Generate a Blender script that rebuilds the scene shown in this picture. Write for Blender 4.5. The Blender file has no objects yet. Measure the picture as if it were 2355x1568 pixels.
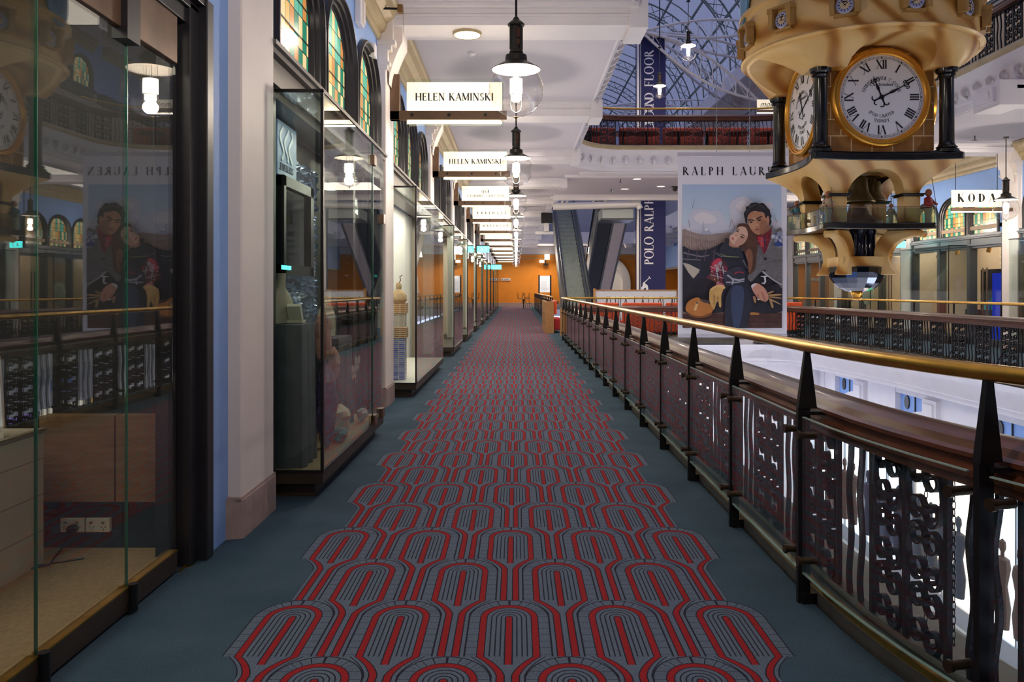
import bpy, bmesh, math, random
from mathutils import Vector, Matrix
random.seed(7)
PI=math.pi
SC=bpy.context.scene
C=SC.collection
# ------------------------------------------------------------ camera, world, exposure
F=1850.0; CX=1187.0; CY=665.0; CH=1.45
cd=bpy.data.cameras.new('camera'); cam=bpy.data.objects.new('camera',cd); C.objects.link(cam)
cam.location=(0,0,CH); cam.rotation_euler=(PI/2,0,0)
cd.sensor_width=36; cd.lens=F/2355*36; cd.shift_x=-(CX-1177.5)/2355; cd.shift_y=(CY-784)/2355
cd.clip_start=.05; cd.clip_end=400
SC.camera=cam
w=bpy.data.worlds.new('sky'); SC.world=w; w.use_nodes=True
bg=w.node_tree.nodes['Background']; bg.inputs[0].default_value=(.60,.68,1.0,1); bg.inputs[1].default_value=1.3
vs=SC.view_settings; vs.view_transform='Standard'; vs.look='None'; vs.exposure=0.64; vs.gamma=1; vs.use_curve_mapping=False
def light(name,typ,loc,e,col,size=.2,sy=None,rot=None,spot=None):
    l=bpy.data.lights.new(name,typ); l.energy=e; l.color=col
    if typ=='AREA':
        l.size=size
        if sy: l.shape='RECTANGLE'; l.size_y=sy
    else: l.shadow_soft_size=size
    if spot: l.spot_size=spot; l.spot_blend=.6
    o=bpy.data.objects.new(name,l); o.location=loc
    if rot: o.rotation_euler=rot
    C.objects.link(o); return o
WARM=(1,.86,.71); NEUT=(1,.90,.80); COOL=(.72,.80,1)

# ------------------------------------------------------------ node expression helper
class NX:
    def __init__(s,nt): s.nt=nt
    def node(s,t,**k):
        n=s.nt.nodes.new(t)
        for a,b in k.items(): setattr(n,a,b)
        return n
    def m(s,op,*a,clamp=False):
        n=s.nt.nodes.new('ShaderNodeMath'); n.operation=op; n.use_clamp=clamp
        for i,x in enumerate(a):
            x=x.s if isinstance(x,E) else x
            if isinstance(x,(int,float)): n.inputs[i].default_value=x
            else: s.nt.links.new(x,n.inputs[i])
        return E(s,n.outputs[0])
    def mix(s,f,a,b):
        n=s.nt.nodes.new('ShaderNodeMix'); n.data_type='RGBA'; n.clamp_factor=True
        for i,x in ((0,f),(6,a),(7,b)):
            x=x.s if isinstance(x,E) else x
            if isinstance(x,tuple): n.inputs[i].default_value=(x[0],x[1],x[2],1)
            elif isinstance(x,(int,float)): n.inputs[i].default_value=x
            else: s.nt.links.new(x,n.inputs[i])
        return n.outputs[2]
    def coords(s):
        t=s.node('ShaderNodeTexCoord'); sp=s.node('ShaderNodeSeparateXYZ')
        s.nt.links.new(t.outputs['Object'],sp.inputs[0]); s.obj=t.outputs['Object']
        return [E(s,o) for o in sp.outputs]
class E:
    def __init__(s,x,k): s.x=x; s.s=k
    def __add__(a,b): return a.x.m('ADD',a,b)
    __radd__=__add__
    def __sub__(a,b): return a.x.m('SUBTRACT',a,b)
    def __rsub__(a,b): return a.x.m('SUBTRACT',b,a)
    def __mul__(a,b): return a.x.m('MULTIPLY',a,b)
    __rmul__=__mul__
    def __truediv__(a,b): return a.x.m('DIVIDE',a,b)
    def lt(a,b): return a.x.m('LESS_THAN',a,b)
    def gt(a,b): return a.x.m('GREATER_THAN',a,b)
    def abs(a): return a.x.m('ABSOLUTE',a)
    def fl(a): return a.x.m('FLOOR',a)
    def sq(a): return a.x.m('SQRT',a)
    def mx(a,b): return a.x.m('MAXIMUM',a,b)
    def mn(a,b): return a.x.m('MINIMUM',a,b)
    def near(a,c,wd): return (a-c).abs().lt(wd)

MATS={}
def mat(name,col,rough=.6,metal=0,emit=0,ecol=None,noise=0,nscale=8,bump=0,bscale=40,spec=None,coat=0,col2=None,stretch=None,sheen=0):
    if name in MATS: return MATS[name]
    m=bpy.data.materials.new(name); m.use_nodes=True; nt=m.node_tree; x=NX(nt)
    b=nt.nodes['Principled BSDF']
    b.inputs['Base Color'].default_value=(*col,1); b.inputs['Roughness'].default_value=rough; b.inputs['Metallic'].default_value=metal
    if spec is not None: b.inputs['Specular IOR Level'].default_value=spec
    if coat: b.inputs['Coat Weight'].default_value=coat; b.inputs['Coat Roughness'].default_value=.08
    if emit: b.inputs['Emission Color'].default_value=(*(ecol or col),1); b.inputs['Emission Strength'].default_value=emit
    tc=None
    if noise or bump or col2:
        tc=x.node('ShaderNodeTexCoord'); src=tc.outputs['Object']
        if stretch:
            mp=x.node('ShaderNodeMapping'); mp.inputs['Scale'].default_value=stretch; nt.links.new(src,mp.inputs[0]); src=mp.outputs[0]
    if noise or col2:
        n=x.node('ShaderNodeTexNoise'); n.inputs['Scale'].default_value=nscale; n.inputs['Detail'].default_value=5; nt.links.new(src,n.inputs['Vector'])
        c2=col2 or tuple(c*(1-noise) for c in col); c1=col if col2 else tuple(min(1,c*(1+noise*.5)) for c in col)
        f=E(x,n.outputs[0]); f=((f-.5)*(3 if col2 else 2)+.5)
        f=x.m('MULTIPLY',f,1,clamp=True)
        nt.links.new(x.mix(f,c2,c1),b.inputs['Base Color'])
    if bump:
        n=x.node('ShaderNodeTexNoise'); n.inputs['Scale'].default_value=bscale; n.inputs['Detail'].default_value=4; nt.links.new(src,n.inputs['Vector'])
        bp=x.node('ShaderNodeBump'); bp.inputs['Strength'].default_value=bump; bp.inputs['Distance'].default_value=.02
        nt.links.new(n.outputs[0],bp.inputs['Height']); nt.links.new(bp.outputs[0],b.inputs['Normal'])
    MATS[name]=m; return m
def glassmat(name,tint=(.93,.97,.95),ior=1.5,rough=0):
    m=bpy.data.materials.new(name); m.use_nodes=True; nt=m.node_tree; nt.nodes.clear(); x=NX(nt)
    g=x.node('ShaderNodeNewGeometry'); bf=E(x,g.outputs['Backfacing'])
    i=bf*(1/ior-ior)+ior
    fr=x.node('ShaderNodeFresnel'); nt.links.new(i.s,fr.inputs['IOR'])
    t=x.node('ShaderNodeBsdfTransparent'); t.inputs[0].default_value=(*tint,1)
    gl=x.node('ShaderNodeBsdfGlossy'); gl.inputs['Roughness'].default_value=rough
    mx=x.node('ShaderNodeMixShader'); nt.links.new(fr.outputs[0],mx.inputs[0]); nt.links.new(t.outputs[0],mx.inputs[1]); nt.links.new(gl.outputs[0],mx.inputs[2])
    o=x.node('ShaderNodeOutputMaterial'); nt.links.new(mx.outputs[0],o.inputs[0])
    MATS[name]=m; return m
GL=glassmat('clear_glass'); GLR=glassmat('shop_door_glass',(.86,.90,.88),1.75); GLD=glassmat('smoked_glass',(.80,.86,.84),1.55); GLB=glassmat('globe_glass',(.95,.95,.96),1.75)
M=mat
WHITE=M('white_plaster',(.78,.755,.80),.6,noise=.05,nscale=3)
CREAM=M('cream_plaster',(.80,.74,.70),.55,noise=.05,nscale=3)
PILL=M('pillar_plaster',(.80,.73,.70),.5,noise=.06,nscale=2)
BLUE=M('blue_wall',(.25,.43,.84),.55,noise=.06,nscale=3)
LILAC=M('mauve_stone',(.40,.30,.28),.6,noise=.2,nscale=12,bump=.1)
TAN=M('tan_gilt_cornice',(.46,.36,.20),.45,noise=.15,nscale=6)
DARK=M('dark_frame',(.018,.018,.024),.35,noise=.2,nscale=20)
BRONZE=M('bronze_panel',(.16,.095,.06),.35,.4,noise=.3,nscale=6)
DKWOOD=M('dark_plinth_timber',(.045,.030,.020),.4,noise=.4,nscale=5,stretch=(1,1,12))
BRASS=M('brass',(.66,.38,.07),.30,1,noise=.25,nscale=9)
AGED=M('aged_brass',(.28,.17,.08),.4,.9)
MAHOG=M('mahogany',(.11,.030,.012),.38,0,noise=.5,nscale=6,stretch=(1,1,8),coat=.12)
IRON=M('wrought_iron',(.030,.032,.038),.42,.5,noise=.3,nscale=30,bump=.15,bscale=60)
BLK=M('black_steel',(.012,.012,.014),.35,.3)
EDGE=M('glass_edge_green',(.02,.13,.09),.2)
ORANGE=M('orange_wall',(.80,.27,.015),.6,noise=.08,nscale=2)
REDSEAT=M('orange_red_upholstery',(.72,.09,.02),.7,noise=.15,nscale=14)
TIMB=M('oak_timber',(.46,.24,.09),.45,noise=.3,nscale=6,stretch=(6,6,1))
CLOTH=M('banner_fabric',(.78,.78,.88),.7)
NAVY=M('navy_fabric',(.012,.014,.10),.7)
TXT=M('black_lettering',(.012,.012,.02),.5)
WTXT=M('white_lettering',(.8,.8,.85),.5)
BMARB=M('black_marble',(.012,.012,.013),.16,noise=.6,nscale=9)
CHROME=M('polished_chrome',(.17,.18,.22),.05,1)
METALW=M('white_steel',(.74,.73,.74),.4,.1)
GREEN=M('sage_green_ironwork',(.17,.21,.19),.5)
BELLM=M('dark_bell_bronze',(.17,.14,.075),.38,.55,noise=.3)
GOLD=M('gilt',(.85,.42,.06),.25,.7)
DIAL=M('enamel_dial',(.80,.82,.92),.3)
BEIGEC=M('beige_carpet',(.34,.22,.11),.95,noise=.25,nscale=60,bump=.3,bscale=200)
CARP=M('plain_blue_grey_carpet',(.070,.105,.135),.95,noise=.3,nscale=90,bump=.3,bscale=250)
LAMPW=M('lit_mantle',(1,.86,.68),.5,emit=26,ecol=(1,.83,.62))
CAPW=M('white_enamel',(.85,.80,.74),.35)
SIGNM=M('lit_acrylic',(.92,.88,.72),.3,emit=.34,ecol=(1,.88,.62))
TUBE=M('light_tube',(1,.9,.7),.4,emit=2.6,ecol=(1,.86,.6))
EXITM=M('lit_exit_panel',(.1,.8,.75),.4,emit=3.2,ecol=(.06,.75,.72))
DISC=M('lit_disc',(1,.9,.75),.5,emit=1.6,ecol=(1,.84,.62))
def sandmat():
    m=M('sandstone',(.60,.38,.16),.42); nt=m.node_tree; x=NX(nt); b=nt.nodes['Principled BSDF']
    t=x.node('ShaderNodeTexCoord'); mp=x.node('ShaderNodeMapping'); mp.inputs['Rotation'].default_value=(.5,.7,.3); nt.links.new(t.outputs['Object'],mp.inputs[0])
    wv=x.node('ShaderNodeTexWave'); wv.inputs['Scale'].default_value=.8; wv.inputs['Distortion'].default_value=7; wv.inputs['Detail'].default_value=2.5; wv.inputs['Detail Scale'].default_value=.8
    nt.links.new(mp.outputs[0],wv.inputs['Vector'])
    r=x.node('ShaderNodeValToRGB'); e=r.color_ramp.elements
    e[0].position=0; e[0].color=(.40,.16,.02,1); e[1].position=1; e[1].color=(.80,.54,.22,1)
    q=e.new(.22); q.color=(.60,.30,.065,1); q=e.new(.5); q.color=(.76,.48,.17,1)
    nt.links.new(wv.outputs[0],r.inputs[0]); nt.links.new(r.outputs[0],b.inputs['Base Color']); return m
SAND=sandmat()
def blockmat():
    m=M('rough_stone_blocks',(.4,.2,.06),.45); nt=m.node_tree; x=NX(nt); b=nt.nodes['Principled BSDF']
    X,Y,Z=x.coords(); cv=x.node('ShaderNodeCombineXYZ'); nt.links.new((X+Y).s,cv.inputs[0]); nt.links.new(Z.s,cv.inputs[1])
    br=x.node('ShaderNodeTexBrick'); nt.links.new(cv.outputs[0],br.inputs[0])
    br.inputs['Scale'].default_value=1; br.inputs['Brick Width'].default_value=.29; br.inputs['Row Height'].default_value=.23; br.inputs['Mortar Size'].default_value=.008
    br.inputs[1].default_value=(.50,.23,.05,1); br.inputs[2].default_value=(.36,.15,.03,1); br.inputs[3].default_value=(.75,.55,.30,1)
    n=x.node('ShaderNodeTexNoise'); n.inputs['Scale'].default_value=7; nt.links.new(x.obj,n.inputs['Vector'])
    c=x.mix(E(x,n.outputs[0])*1.3-.3,(.18,.07,.012),(.60,.32,.09))
    f=x.mix(.5,br.outputs[0],c); nt.links.new(x.mix(E(x,br.outputs[1]),f,(.80,.60,.34)),b.inputs['Base Color'])
    bp=x.node('ShaderNodeBump'); bp.inputs['Strength'].default_value=.6; bp.inputs['Distance'].default_value=.04; nt.links.new(n.outputs[0],bp.inputs['Height']); nt.links.new(bp.outputs[0],b.inputs['Normal'])
    return m
BLOCK=blockmat()
def stainmat():
    m=M('stained_glass',(.3,.3,.1),.25); nt=m.node_tree; x=NX(nt); b=nt.nodes['Principled BSDF']
    X,Y,Z=x.coords()
    yy=Y/.125; zz=(Z+(Y*.0))/.27; iy=yy.fl(); iz=zz.fl(); fy=yy-iy; fz=zz-iz
    cv=x.node('ShaderNodeCombineXYZ'); nt.links.new(iy.s,cv.inputs[0]); nt.links.new((iz*7.3+.5).s,cv.inputs[1])
    wn=x.node('ShaderNodeTexWhiteNoise'); wn.noise_dimensions='2D'; nt.links.new(cv.outputs[0],wn.inputs['Vector'])
    alt=(iy+iz); al=alt-(alt/2).fl()*2
    r=x.node('ShaderNodeValToRGB'); r.color_ramp.interpolation='CONSTANT'; e=r.color_ramp.elements
    cs=[(0,(.02,.20,.12)),(.2,(.62,.40,.12)),(.4,(.10,.42,.30)),(.58,(.50,.22,.06)),(.75,(.70,.55,.28)),(.9,(.16,.40,.28))]
    e[0].color=(*cs[0][1],1); e[1].position=cs[1][0]; e[1].color=(*cs[1][1],1)
    for p,c in cs[2:]:
        q=e.new(p); q.color=(*c,1)
    f=E(x,wn.outputs[0])*.5+al*.5; f=f-.001
    nt.links.new(f.s,r.inputs[0])
    lead=fy.lt(.07).mx(fz.lt(.035))
    dx=(Y-(Y/.5).fl()*.5-.25)/.09; dz=(Z-3.36)/.13
    el=((dx*dx+dz*dz).sq()).near(1,.08); lead=lead.mx(el)
    col=x.mix(lead,r.outputs[0],(.01,.01,.01))
    nt.links.new(col,b.inputs['Base Color']); nt.links.new(col,b.inputs['Emission Color']); b.inputs['Emission Strength'].default_value=.5  # panes emit their own colour, standing in for shop light behind them
    return m
STAIN=stainmat()
def carpetmat():
    m=M('patterned_carpet',(.1,.1,.1),.95,spec=.1); nt=m.node_tree; x=NX(nt); b=nt.nodes['Principled BSDF']
    X,Y,Z=x.coords(); X=X+.031
    P=.478; H=.575
    k=(3.752-Y)/H; ik=k.fl(); t=(k-ik)*H
    par=ik-(ik/2).fl()*2          # 0: five arches, 1: four
    xs=(X+par*(P/2))/P; u=((xs-(xs+.5).fl())*P).abs()
    dt=(.2-t).mx(0)*.885; mm=(u*u+dt*dt).sq()
    ins=mm.lt(.177)
    ax=X.abs()
    v=P/2-u; v=v.abs()
    s=(t/.16).mn(1); c=(1-s)*(1-s)*.055+(1-s)*.030+.0285
    wl=.0028
    redA=mm.lt(.0125).mx(mm.near(.1115,.0125))
    blkA=mm.near(.0155,wl).mx(mm.near(.034,wl)).mx(mm.near(.055,wl)).mx(mm.near(.076,wl)).mx(mm.near(.0975,wl)).mx(mm.near(.1255,wl)).mx(mm.near(.1745,wl+.0004))
    tk=t/.062; tf=tk-tk.fl(); tick=tf.lt(.05)*mm.gt(.1255)*t.gt(.1)
    rad=(u/(dt+.001)); rt=rad*3; rt2=(rt-rt.fl()).lt(.10)*mm.gt(.1255)*t.lt(.17)*rad.lt(6)
    blkA=blkA.mx(tick).mx(rt2)
    redB=(v-c).abs().lt(.0125).mx(v.lt(.0125)*t.lt(.07))
    blkB=(v-c).abs().near(.0148,wl).mx(v.near(.0150,wl)*t.lt(.07)).mx((v-c).near(.0345,wl))
    red=redA*ins+redB*(1-ins); blk=blkA*ins+blkB*(1-ins)
    out=ax-2*P
    show5=(ins*ax.lt(2.5*P)).mx(out.lt(0)); show4=(out.lt(c+.037)*(1-ins)).mx(out.lt(0))
    show=show5*(1-par)+show4*par
    red=red*show; blk=blk*show
    n=x.node('ShaderNodeTexNoise'); n.inputs['Scale'].default_value=160; n.inputs['Detail'].default_value=3; nt.links.new(x.obj,n.inputs['Vector'])
    n2=x.node('ShaderNodeTexNoise'); n2.inputs['Scale'].default_value=2.2; n2.inputs['Detail'].default_value=4; nt.links.new(x.obj,n2.inputs['Vector'])
    base=x.mix(E(x,n2.outputs[0])*2-.5,(.030,.060,.088),(.055,.092,.130))
    inner=x.mix(show,base,(.100,.130,.180))
    c1=x.mix(red,inner,(.27,.014,.018)); c2=x.mix(blk*(1-red),c1,(.018,.018,.034))
    fib=E(x,n.outputs[0])*1.5+.25
    hs=x.node('ShaderNodeVectorMath',operation='SCALE'); nt.links.new(c2,hs.inputs[0]); nt.links.new(fib.s,hs.inputs['Scale'])
    nt.links.new(hs.outputs[0],b.inputs['Base Color'])
    bp=x.node('ShaderNodeBump'); bp.inputs['Strength'].default_value=.35; bp.inputs['Distance'].default_value=.01; nt.links.new(n.outputs[0],bp.inputs['Height']); nt.links.new(bp.outputs[0],b.inputs['Normal'])
    return m
CARPET=carpetmat()

# ------------------------------------------------------------ mesh builder
class B:
    def __init__(s): s.v=[]; s.f=[]; s.mi=[]; s.cur=0
    def add(s,vs,fs,T=None):
        o=len(s.v)
        if T is not None: vs=[tuple(T@Vector(p)) for p in vs]
        s.v+=[tuple(p) for p in vs]; s.f+=[tuple(i+o for i in f) for f in fs]; s.mi+=[s.cur]*len(fs); return s
    def box(s,x0,y0,z0,x1,y1,z1,T=None):
        x0,x1=min(x0,x1),max(x0,x1); y0,y1=min(y0,y1),max(y0,y1); z0,z1=min(z0,z1),max(z0,z1)
        return s.add([(x0,y0,z0),(x1,y0,z0),(x1,y1,z0),(x0,y1,z0),(x0,y0,z1),(x1,y0,z1),(x1,y1,z1),(x0,y1,z1)],
            [(0,3,2,1),(4,5,6,7),(0,1,5,4),(1,2,6,5),(2,3,7,6),(3,0,4,7)],T)
    def lathe(s,prof,n=24,c=(0,0,0),T=None,a0=0,a1=2*PI,sx=1,sy=1):
        full=abs(a1-a0-2*PI)<1e-6; N=n if full else n+1; vs=[]; fs=[]
        for r,z in prof:
            for i in range(N):
                a=a0+(a1-a0)*i/n; vs.append((c[0]+r*math.cos(a)*sx,c[1]+r*math.sin(a)*sy,c[2]+z))
        for j in range(len(prof)-1):
            for i in range(n):
                k=(i+1)%N; fs.append((j*N+i,j*N+k,(j+1)*N+k,(j+1)*N+i))
        return s.add(vs,fs,T)
    def cyl(s,p,q,r,r2=None,n=12):
        p=Vector(p); q=Vector(q); r2=r if r2 is None else r2; d=(q-p); L=d.length
        R=d.to_track_quat('Z','Y').to_matrix().to_4x4(); T=Matrix.Translation(p)@R
        return s.lathe([(0,0),(r,0),(r2,L),(0,L)],n,T=T)
    def sph(s,c,r,n=16,m=10,sx=1,sy=1,sz=1):
        pr=[(r*math.sin(PI*i/m),-r*math.cos(PI*i/m)*sz) for i in range(m+1)]
        return s.lathe(pr,n,c,sx=sx,sy=sy)
    def tube(s,pts,r,n=8,closed=False,rr=None):
        P=[Vector(p) for p in pts]; N=len(P); vs=[]; fs=[]; up=Vector((0,0,1)); prev=None
        for i,p in enumerate(P):
            a=P[i-1] if (i or closed) else p; b=P[(i+1)%N] if (i<N-1 or closed) else p
            t=(b-a).normalized()
            if prev is None:
                x=t.cross(up); x=t.cross(Vector((1,0,0))) if x.length<1e-3 else x
            else: x=prev-t*prev.dot(t)
            x.normalize(); prev=x; y=t.cross(x); q=rr[i] if rr else r
            for k in range(n):
                g=2*PI*k/n; vs.append(p+x*math.cos(g)*q+y*math.sin(g)*q)
        for i in range(N if closed else N-1):
            j=(i+1)%N
            for k in range(n): l=(k+1)%n; fs.append((i*n+k,i*n+l,j*n+l,j*n+k))
        if not closed: fs+=[tuple(range(n-1,-1,-1)),tuple((N-1)*n+k for k in range(n))]
        return s.add(vs,fs)
    def ribbon(s,pts,w,t,plane='yz',c=(0,0,0)):      # flat strip on edge: pts 2D, w = width out of plane, t = thickness
        N=len(pts); vs=[]; fs=[]
        for i in range(N):
            a=pts[max(0,i-1)]; b=pts[min(N-1,i+1)]; dx=b[0]-a[0]; dy=b[1]-a[1]; l=math.hypot(dx,dy) or 1; nx,ny=-dy/l*t/2,dx/l*t/2
            for sg,ww in ((1,-w/2),(1,w/2),(-1,w/2),(-1,-w/2)):
                vs.append((c[0]+ww,c[1]+pts[i][0]+sg*nx,c[2]+pts[i][1]+sg*ny))
        for i in range(N-1):
            for k in range(4): l=(k+1)%4; fs.append((i*4+k,i*4+l,i*4+4+l,i*4+4+k))
        fs+=[(3,2,1,0),tuple((N-1)*4+k for k in range(4))]
        return s.add(vs,fs)
    def sweep(s,path,prof,closed=True,cpath=False):       # path XY list; prof (offset, z): offset to the RIGHT of travel
        N=len(path); vs=[]; fs=[]; K=len(prof)
        for i in range(N):
            if cpath: a=path[i-1]; b=path[(i+1)%N]
            else: a=path[max(0,i-1)]; b=path[min(N-1,i+1)]
            p=path[i]
            def un(p,q):
                l=math.hypot(q[0]-p[0],q[1]-p[1]) or 1; return ((q[0]-p[0])/l,(q[1]-p[1])/l)
            t1=un(a,p) if a is not p else un(p,b); t2=un(p,b) if b is not p else t1
            tx,ty=t1[0]+t2[0],t1[1]+t2[1]; l=math.hypot(tx,ty) or 1; tx/=l; ty/=l
            cs=max(.4,tx*t1[0]+ty*t1[1])
            nx,ny=ty/cs,-tx/cs
            for o,z in prof: vs.append((p[0]+nx*o,p[1]+ny*o,z))
        for i in range(N if cpath else N-1):
            i2=(i+1)%N
            for k in range(K if closed else K-1):
                l=(k+1)%K; fs.append((i*K+k,i*K+l,i2*K+l,i2*K+k))
        if closed and not cpath: fs+=[tuple(range(K-1,-1,-1)),tuple((N-1)*K+k for k in range(K))]
        return s.add(vs,fs)
    def prism(s,pts,z0,z1,T=None):     # pts XY outline
        n=len(pts); vs=[(p[0],p[1],z0) for p in pts]+[(p[0],p[1],z1) for p in pts]
        fs=[tuple(range(n-1,-1,-1)),tuple(range(n,2*n))]+[(i,(i+1)%n,n+(i+1)%n,n+i) for i in range(n)]
        return s.add(vs,fs,T)
    def plate(s,pts,y0,y1,T=None):     # outline in XZ, thickness along Y
        n=len(pts); vs=[(p[0],y0,p[1]) for p in pts]+[(p[0],y1,p[1]) for p in pts]
        fs=[tuple(range(n)),tuple(range(2*n-1,n-1,-1))]+[((i+1)%n,i,n+i,n+(i+1)%n) for i in range(n)]
        return s.add(vs,fs,T)
def tag(o,label=None,cat=None,group=None,kind=None):
    if label: o['label']=label
    if cat: o['category']=cat
    if group: o['group']=group
    if kind: o['kind']=kind
    return o
def wloc(o):
    v=Vector((0,0,0))
    while o: v+=o.location; o=o.parent
    return v
def obj(name,b,m,parent=None,smooth=35,base=None,bevel=0,recalc=True):
    me=bpy.data.meshes.new(name); off=wloc(parent) if parent else Vector((0,0,0))
    if base is not None: off=off+Vector(base)
    me.from_pydata([tuple(Vector(p)-off) for p in b.v],[],b.f)
    ms=m if isinstance(m,(list,tuple)) else [m]
    for q in ms: me.materials.append(q)
    if len(ms)>1: me.polygons.foreach_set('material_index',b.mi)
    if recalc:
        bm=bmesh.new(); bm.from_mesh(me); bmesh.ops.recalc_face_normals(bm,faces=bm.faces); bm.to_mesh(me); bm.free()
    if smooth:
        me.polygons.foreach_set('use_smooth',[True]*len(me.polygons)); me.set_sharp_from_angle(angle=math.radians(smooth))
    o=bpy.data.objects.new(name,me)
    if base is not None: o.location=base
    if parent: o.parent=parent
    if bevel:
        q=o.modifiers.new('bevel','BEVEL'); q.width=bevel; q.segments=2; q.limit_method='ANGLE'; q.angle_limit=.7
    C.objects.link(o); return o
def thing(name,loc,label,cat,group=None,kind=None,rz=0):
    o=bpy.data.objects.new(name,None); o.empty_display_size=.1; o.location=loc; o.rotation_euler=(0,0,rz); C.objects.link(o); return tag(o,label,cat,group,kind)
def copytree(o,parent=None):
    c=o.copy(); C.objects.link(c)
    if parent: c.parent=parent
    for ch in list(o.children): copytree(ch,c)
    return c
def struct(name,b,m,parent=None,**k):
    o=obj(name,b,m,parent,**k)
    if not parent: o['kind']='structure'
    return o
# pixel of the photograph -> point at depth d (used only to measure)
def W(px,py,d): return ((px-CX)*d/F,d,CH+(CY-py)*d/F)

# ------------------------------------------------------------ lettering: stroke serif capitals
def glyph(ch,T,t,ser):
    S=[]  # list of quads strips
    def L(x0,y0,x1,y1,w):
        dx,dy=x1-x0,y1-y0; l=math.hypot(dx,dy); nx,ny=-dy/l*w/2,dx/l*w/2
        S.append([(x0+nx,y0+ny),(x1+nx,y1+ny),(x1-nx,y1-ny),(x0-nx,y0-ny)])
    def V(x,w=None,y0=0,y1=1,s0=1,s1=1):
        L(x,y0,x,y1,w or T)
        if ser:
            if s0: L(x-.11,y0+t/2,x+.11,y0+t/2,t)
            if s1: L(x-.11,y1-t/2,x+.11,y1-t/2,t)
    def Hh(x0,x1,y): L(x0,y,x1,y,t)
    def A(cx,cy,rx,ry,a0,a1,n=14):
        p=None
        for i in range(n+1):
            a=math.radians(a0+(a1-a0)*i/n); w=t+(T-t)*abs(math.cos(a))**1.5
            ex,ey=math.cos(a),math.sin(a); o=(cx+rx*ex,cy+ry*ey); q=(cx+(rx-w)*ex,cy+(ry-min(w,t*1.3 if abs(ex)<.5 else w))*ey)
            if p: S.append([p[0],o,q,p[1]])
            p=(o,q)
    sv=lambda x,y: (L(x-.09,y,x+.09,y,t) if ser else None)
    w=.7
    if ch=='A': L(.36,1,.06,0,t); L(.36,1,.68,0,T); Hh(.16,.56,.34); sv(.06,t/2); sv(.68,t/2); w=.76
    elif ch=='B': V(.12); A(.12,.74,.34,.26,-90,90); A(.12,.26,.42,.26,-90,90); w=.6
    elif ch=='C': A(.42,.5,.40,.51,48,312,24); (L(.70,.62,.70,.92,t) if ser else None); w=.78
    elif ch=='D': V(.12); A(.2,.5,.52,.5,-90,90,20); Hh(.1,.22,t/2); Hh(.1,.22,1-t/2); w=.78
    elif ch=='E': V(.12); Hh(.12,.54,t/2); Hh(.12,.52,1-t/2); Hh(.12,.42,.52); (L(.54,0,.54,.2,t),L(.52,.84,.52,1,t),L(.42,.42,.42,.62,t)) if ser else None; w=.62
    elif ch=='F': V(.12); Hh(.12,.52,1-t/2); Hh(.12,.42,.52); (L(.52,.82,.52,1,t),L(.42,.42,.42,.62,t)) if ser else None; w=.58
    elif ch=='G': A(.42,.5,.40,.51,48,320,24); V(.70,None,0.02,.42,0,1); (L(.68,.66,.68,.9,t) if ser else None); w=.84
    elif ch=='H': V(.12); V(.68); Hh(.12,.68,.52); w=.82
    elif ch=='I': V(.13); w=.28
    elif ch=='J': V(.26,None,.1,1,0,1); A(.1,.12,.22,.2,180,360,8); w=.4
    elif ch=='K': V(.12); L(.16,.42,.60,1,t); L(.28,.56,.66,0,T); sv(.60,1-t/2); sv(.66,t/2); w=.76
    elif ch=='L': V(.12); Hh(.12,.54,t/2); (L(.54,0,.54,.22,t) if ser else None); w=.6
    elif ch=='M': V(.10,t); V(.80,T); L(.10,1,.45,.06,T); L(.80,1,.45,.06,t); w=.94
    elif ch=='N': V(.12,t); V(.70,t,0,1,0,1); L(.12,1,.70,0,T); w=.82
    elif ch=='O': A(.44,.5,.42,.52,0,360,30); w=.88
    elif ch=='P': V(.12); A(.16,.73,.38,.27,-90,90); Hh(.12,.2,.48); Hh(.12,.2,1-t/2); w=.6
    elif ch=='Q': A(.44,.5,.42,.52,0,360,30); L(.48,.1,.82,-.2,T); w=.88
    elif ch=='R': V(.12); A(.16,.74,.36,.26,-90,90); Hh(.12,.2,.49); Hh(.12,.2,1-t/2); L(.28,.5,.66,0,T); sv(.66,t/2); w=.72
    elif ch=='S': A(.28,.75,.24,.26,20,270,14); A(.28,.26,.26,.26,-160,90,14); w=.56
    elif ch=='T': V(.34,None,0,1,1,0); Hh(.03,.65,1-t/2); (L(.03,.82,.03,1,t),L(.65,.82,.65,1,t)) if ser else None; w=.68
    elif ch=='U': V(.12,None,.3,1,0,1); V(.66,t,.3,1,0,1); A(.40,.32,.34 if ser else .31,.33,180,360,12); w=.78
    elif ch=='V': L(.06,1,.36,0,T); L(.36,0,.64,1,t); sv(.06,1-t/2); sv(.64,1-t/2); w=.7
    elif ch=='W': L(.04,1,.28,0,T); L(.28,0,.48,1,t); L(.48,1,.72,0,T); L(.72,0,.94,1,t); w=.98
    elif ch=='X': L(.06,1,.64,0,T); L(.60,1,.08,0,t); sv(.06,1-t/2); sv(.62,1-t/2); sv(.06,t/2); sv(.64,t/2); w=.7
    elif ch=='Y': L(.04,1,.34,.48,T); L(.62,1,.34,.48,t); V(.34,None,0,.5,1,0); sv(.04,1-t/2); sv(.62,1-t/2); w=.66
    elif ch==' ': w=.38
    return S,w
def textw(s,sp,T,t,ser): return sum(glyph(c,T,t,ser)[1]+sp for c in s)-sp
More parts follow.
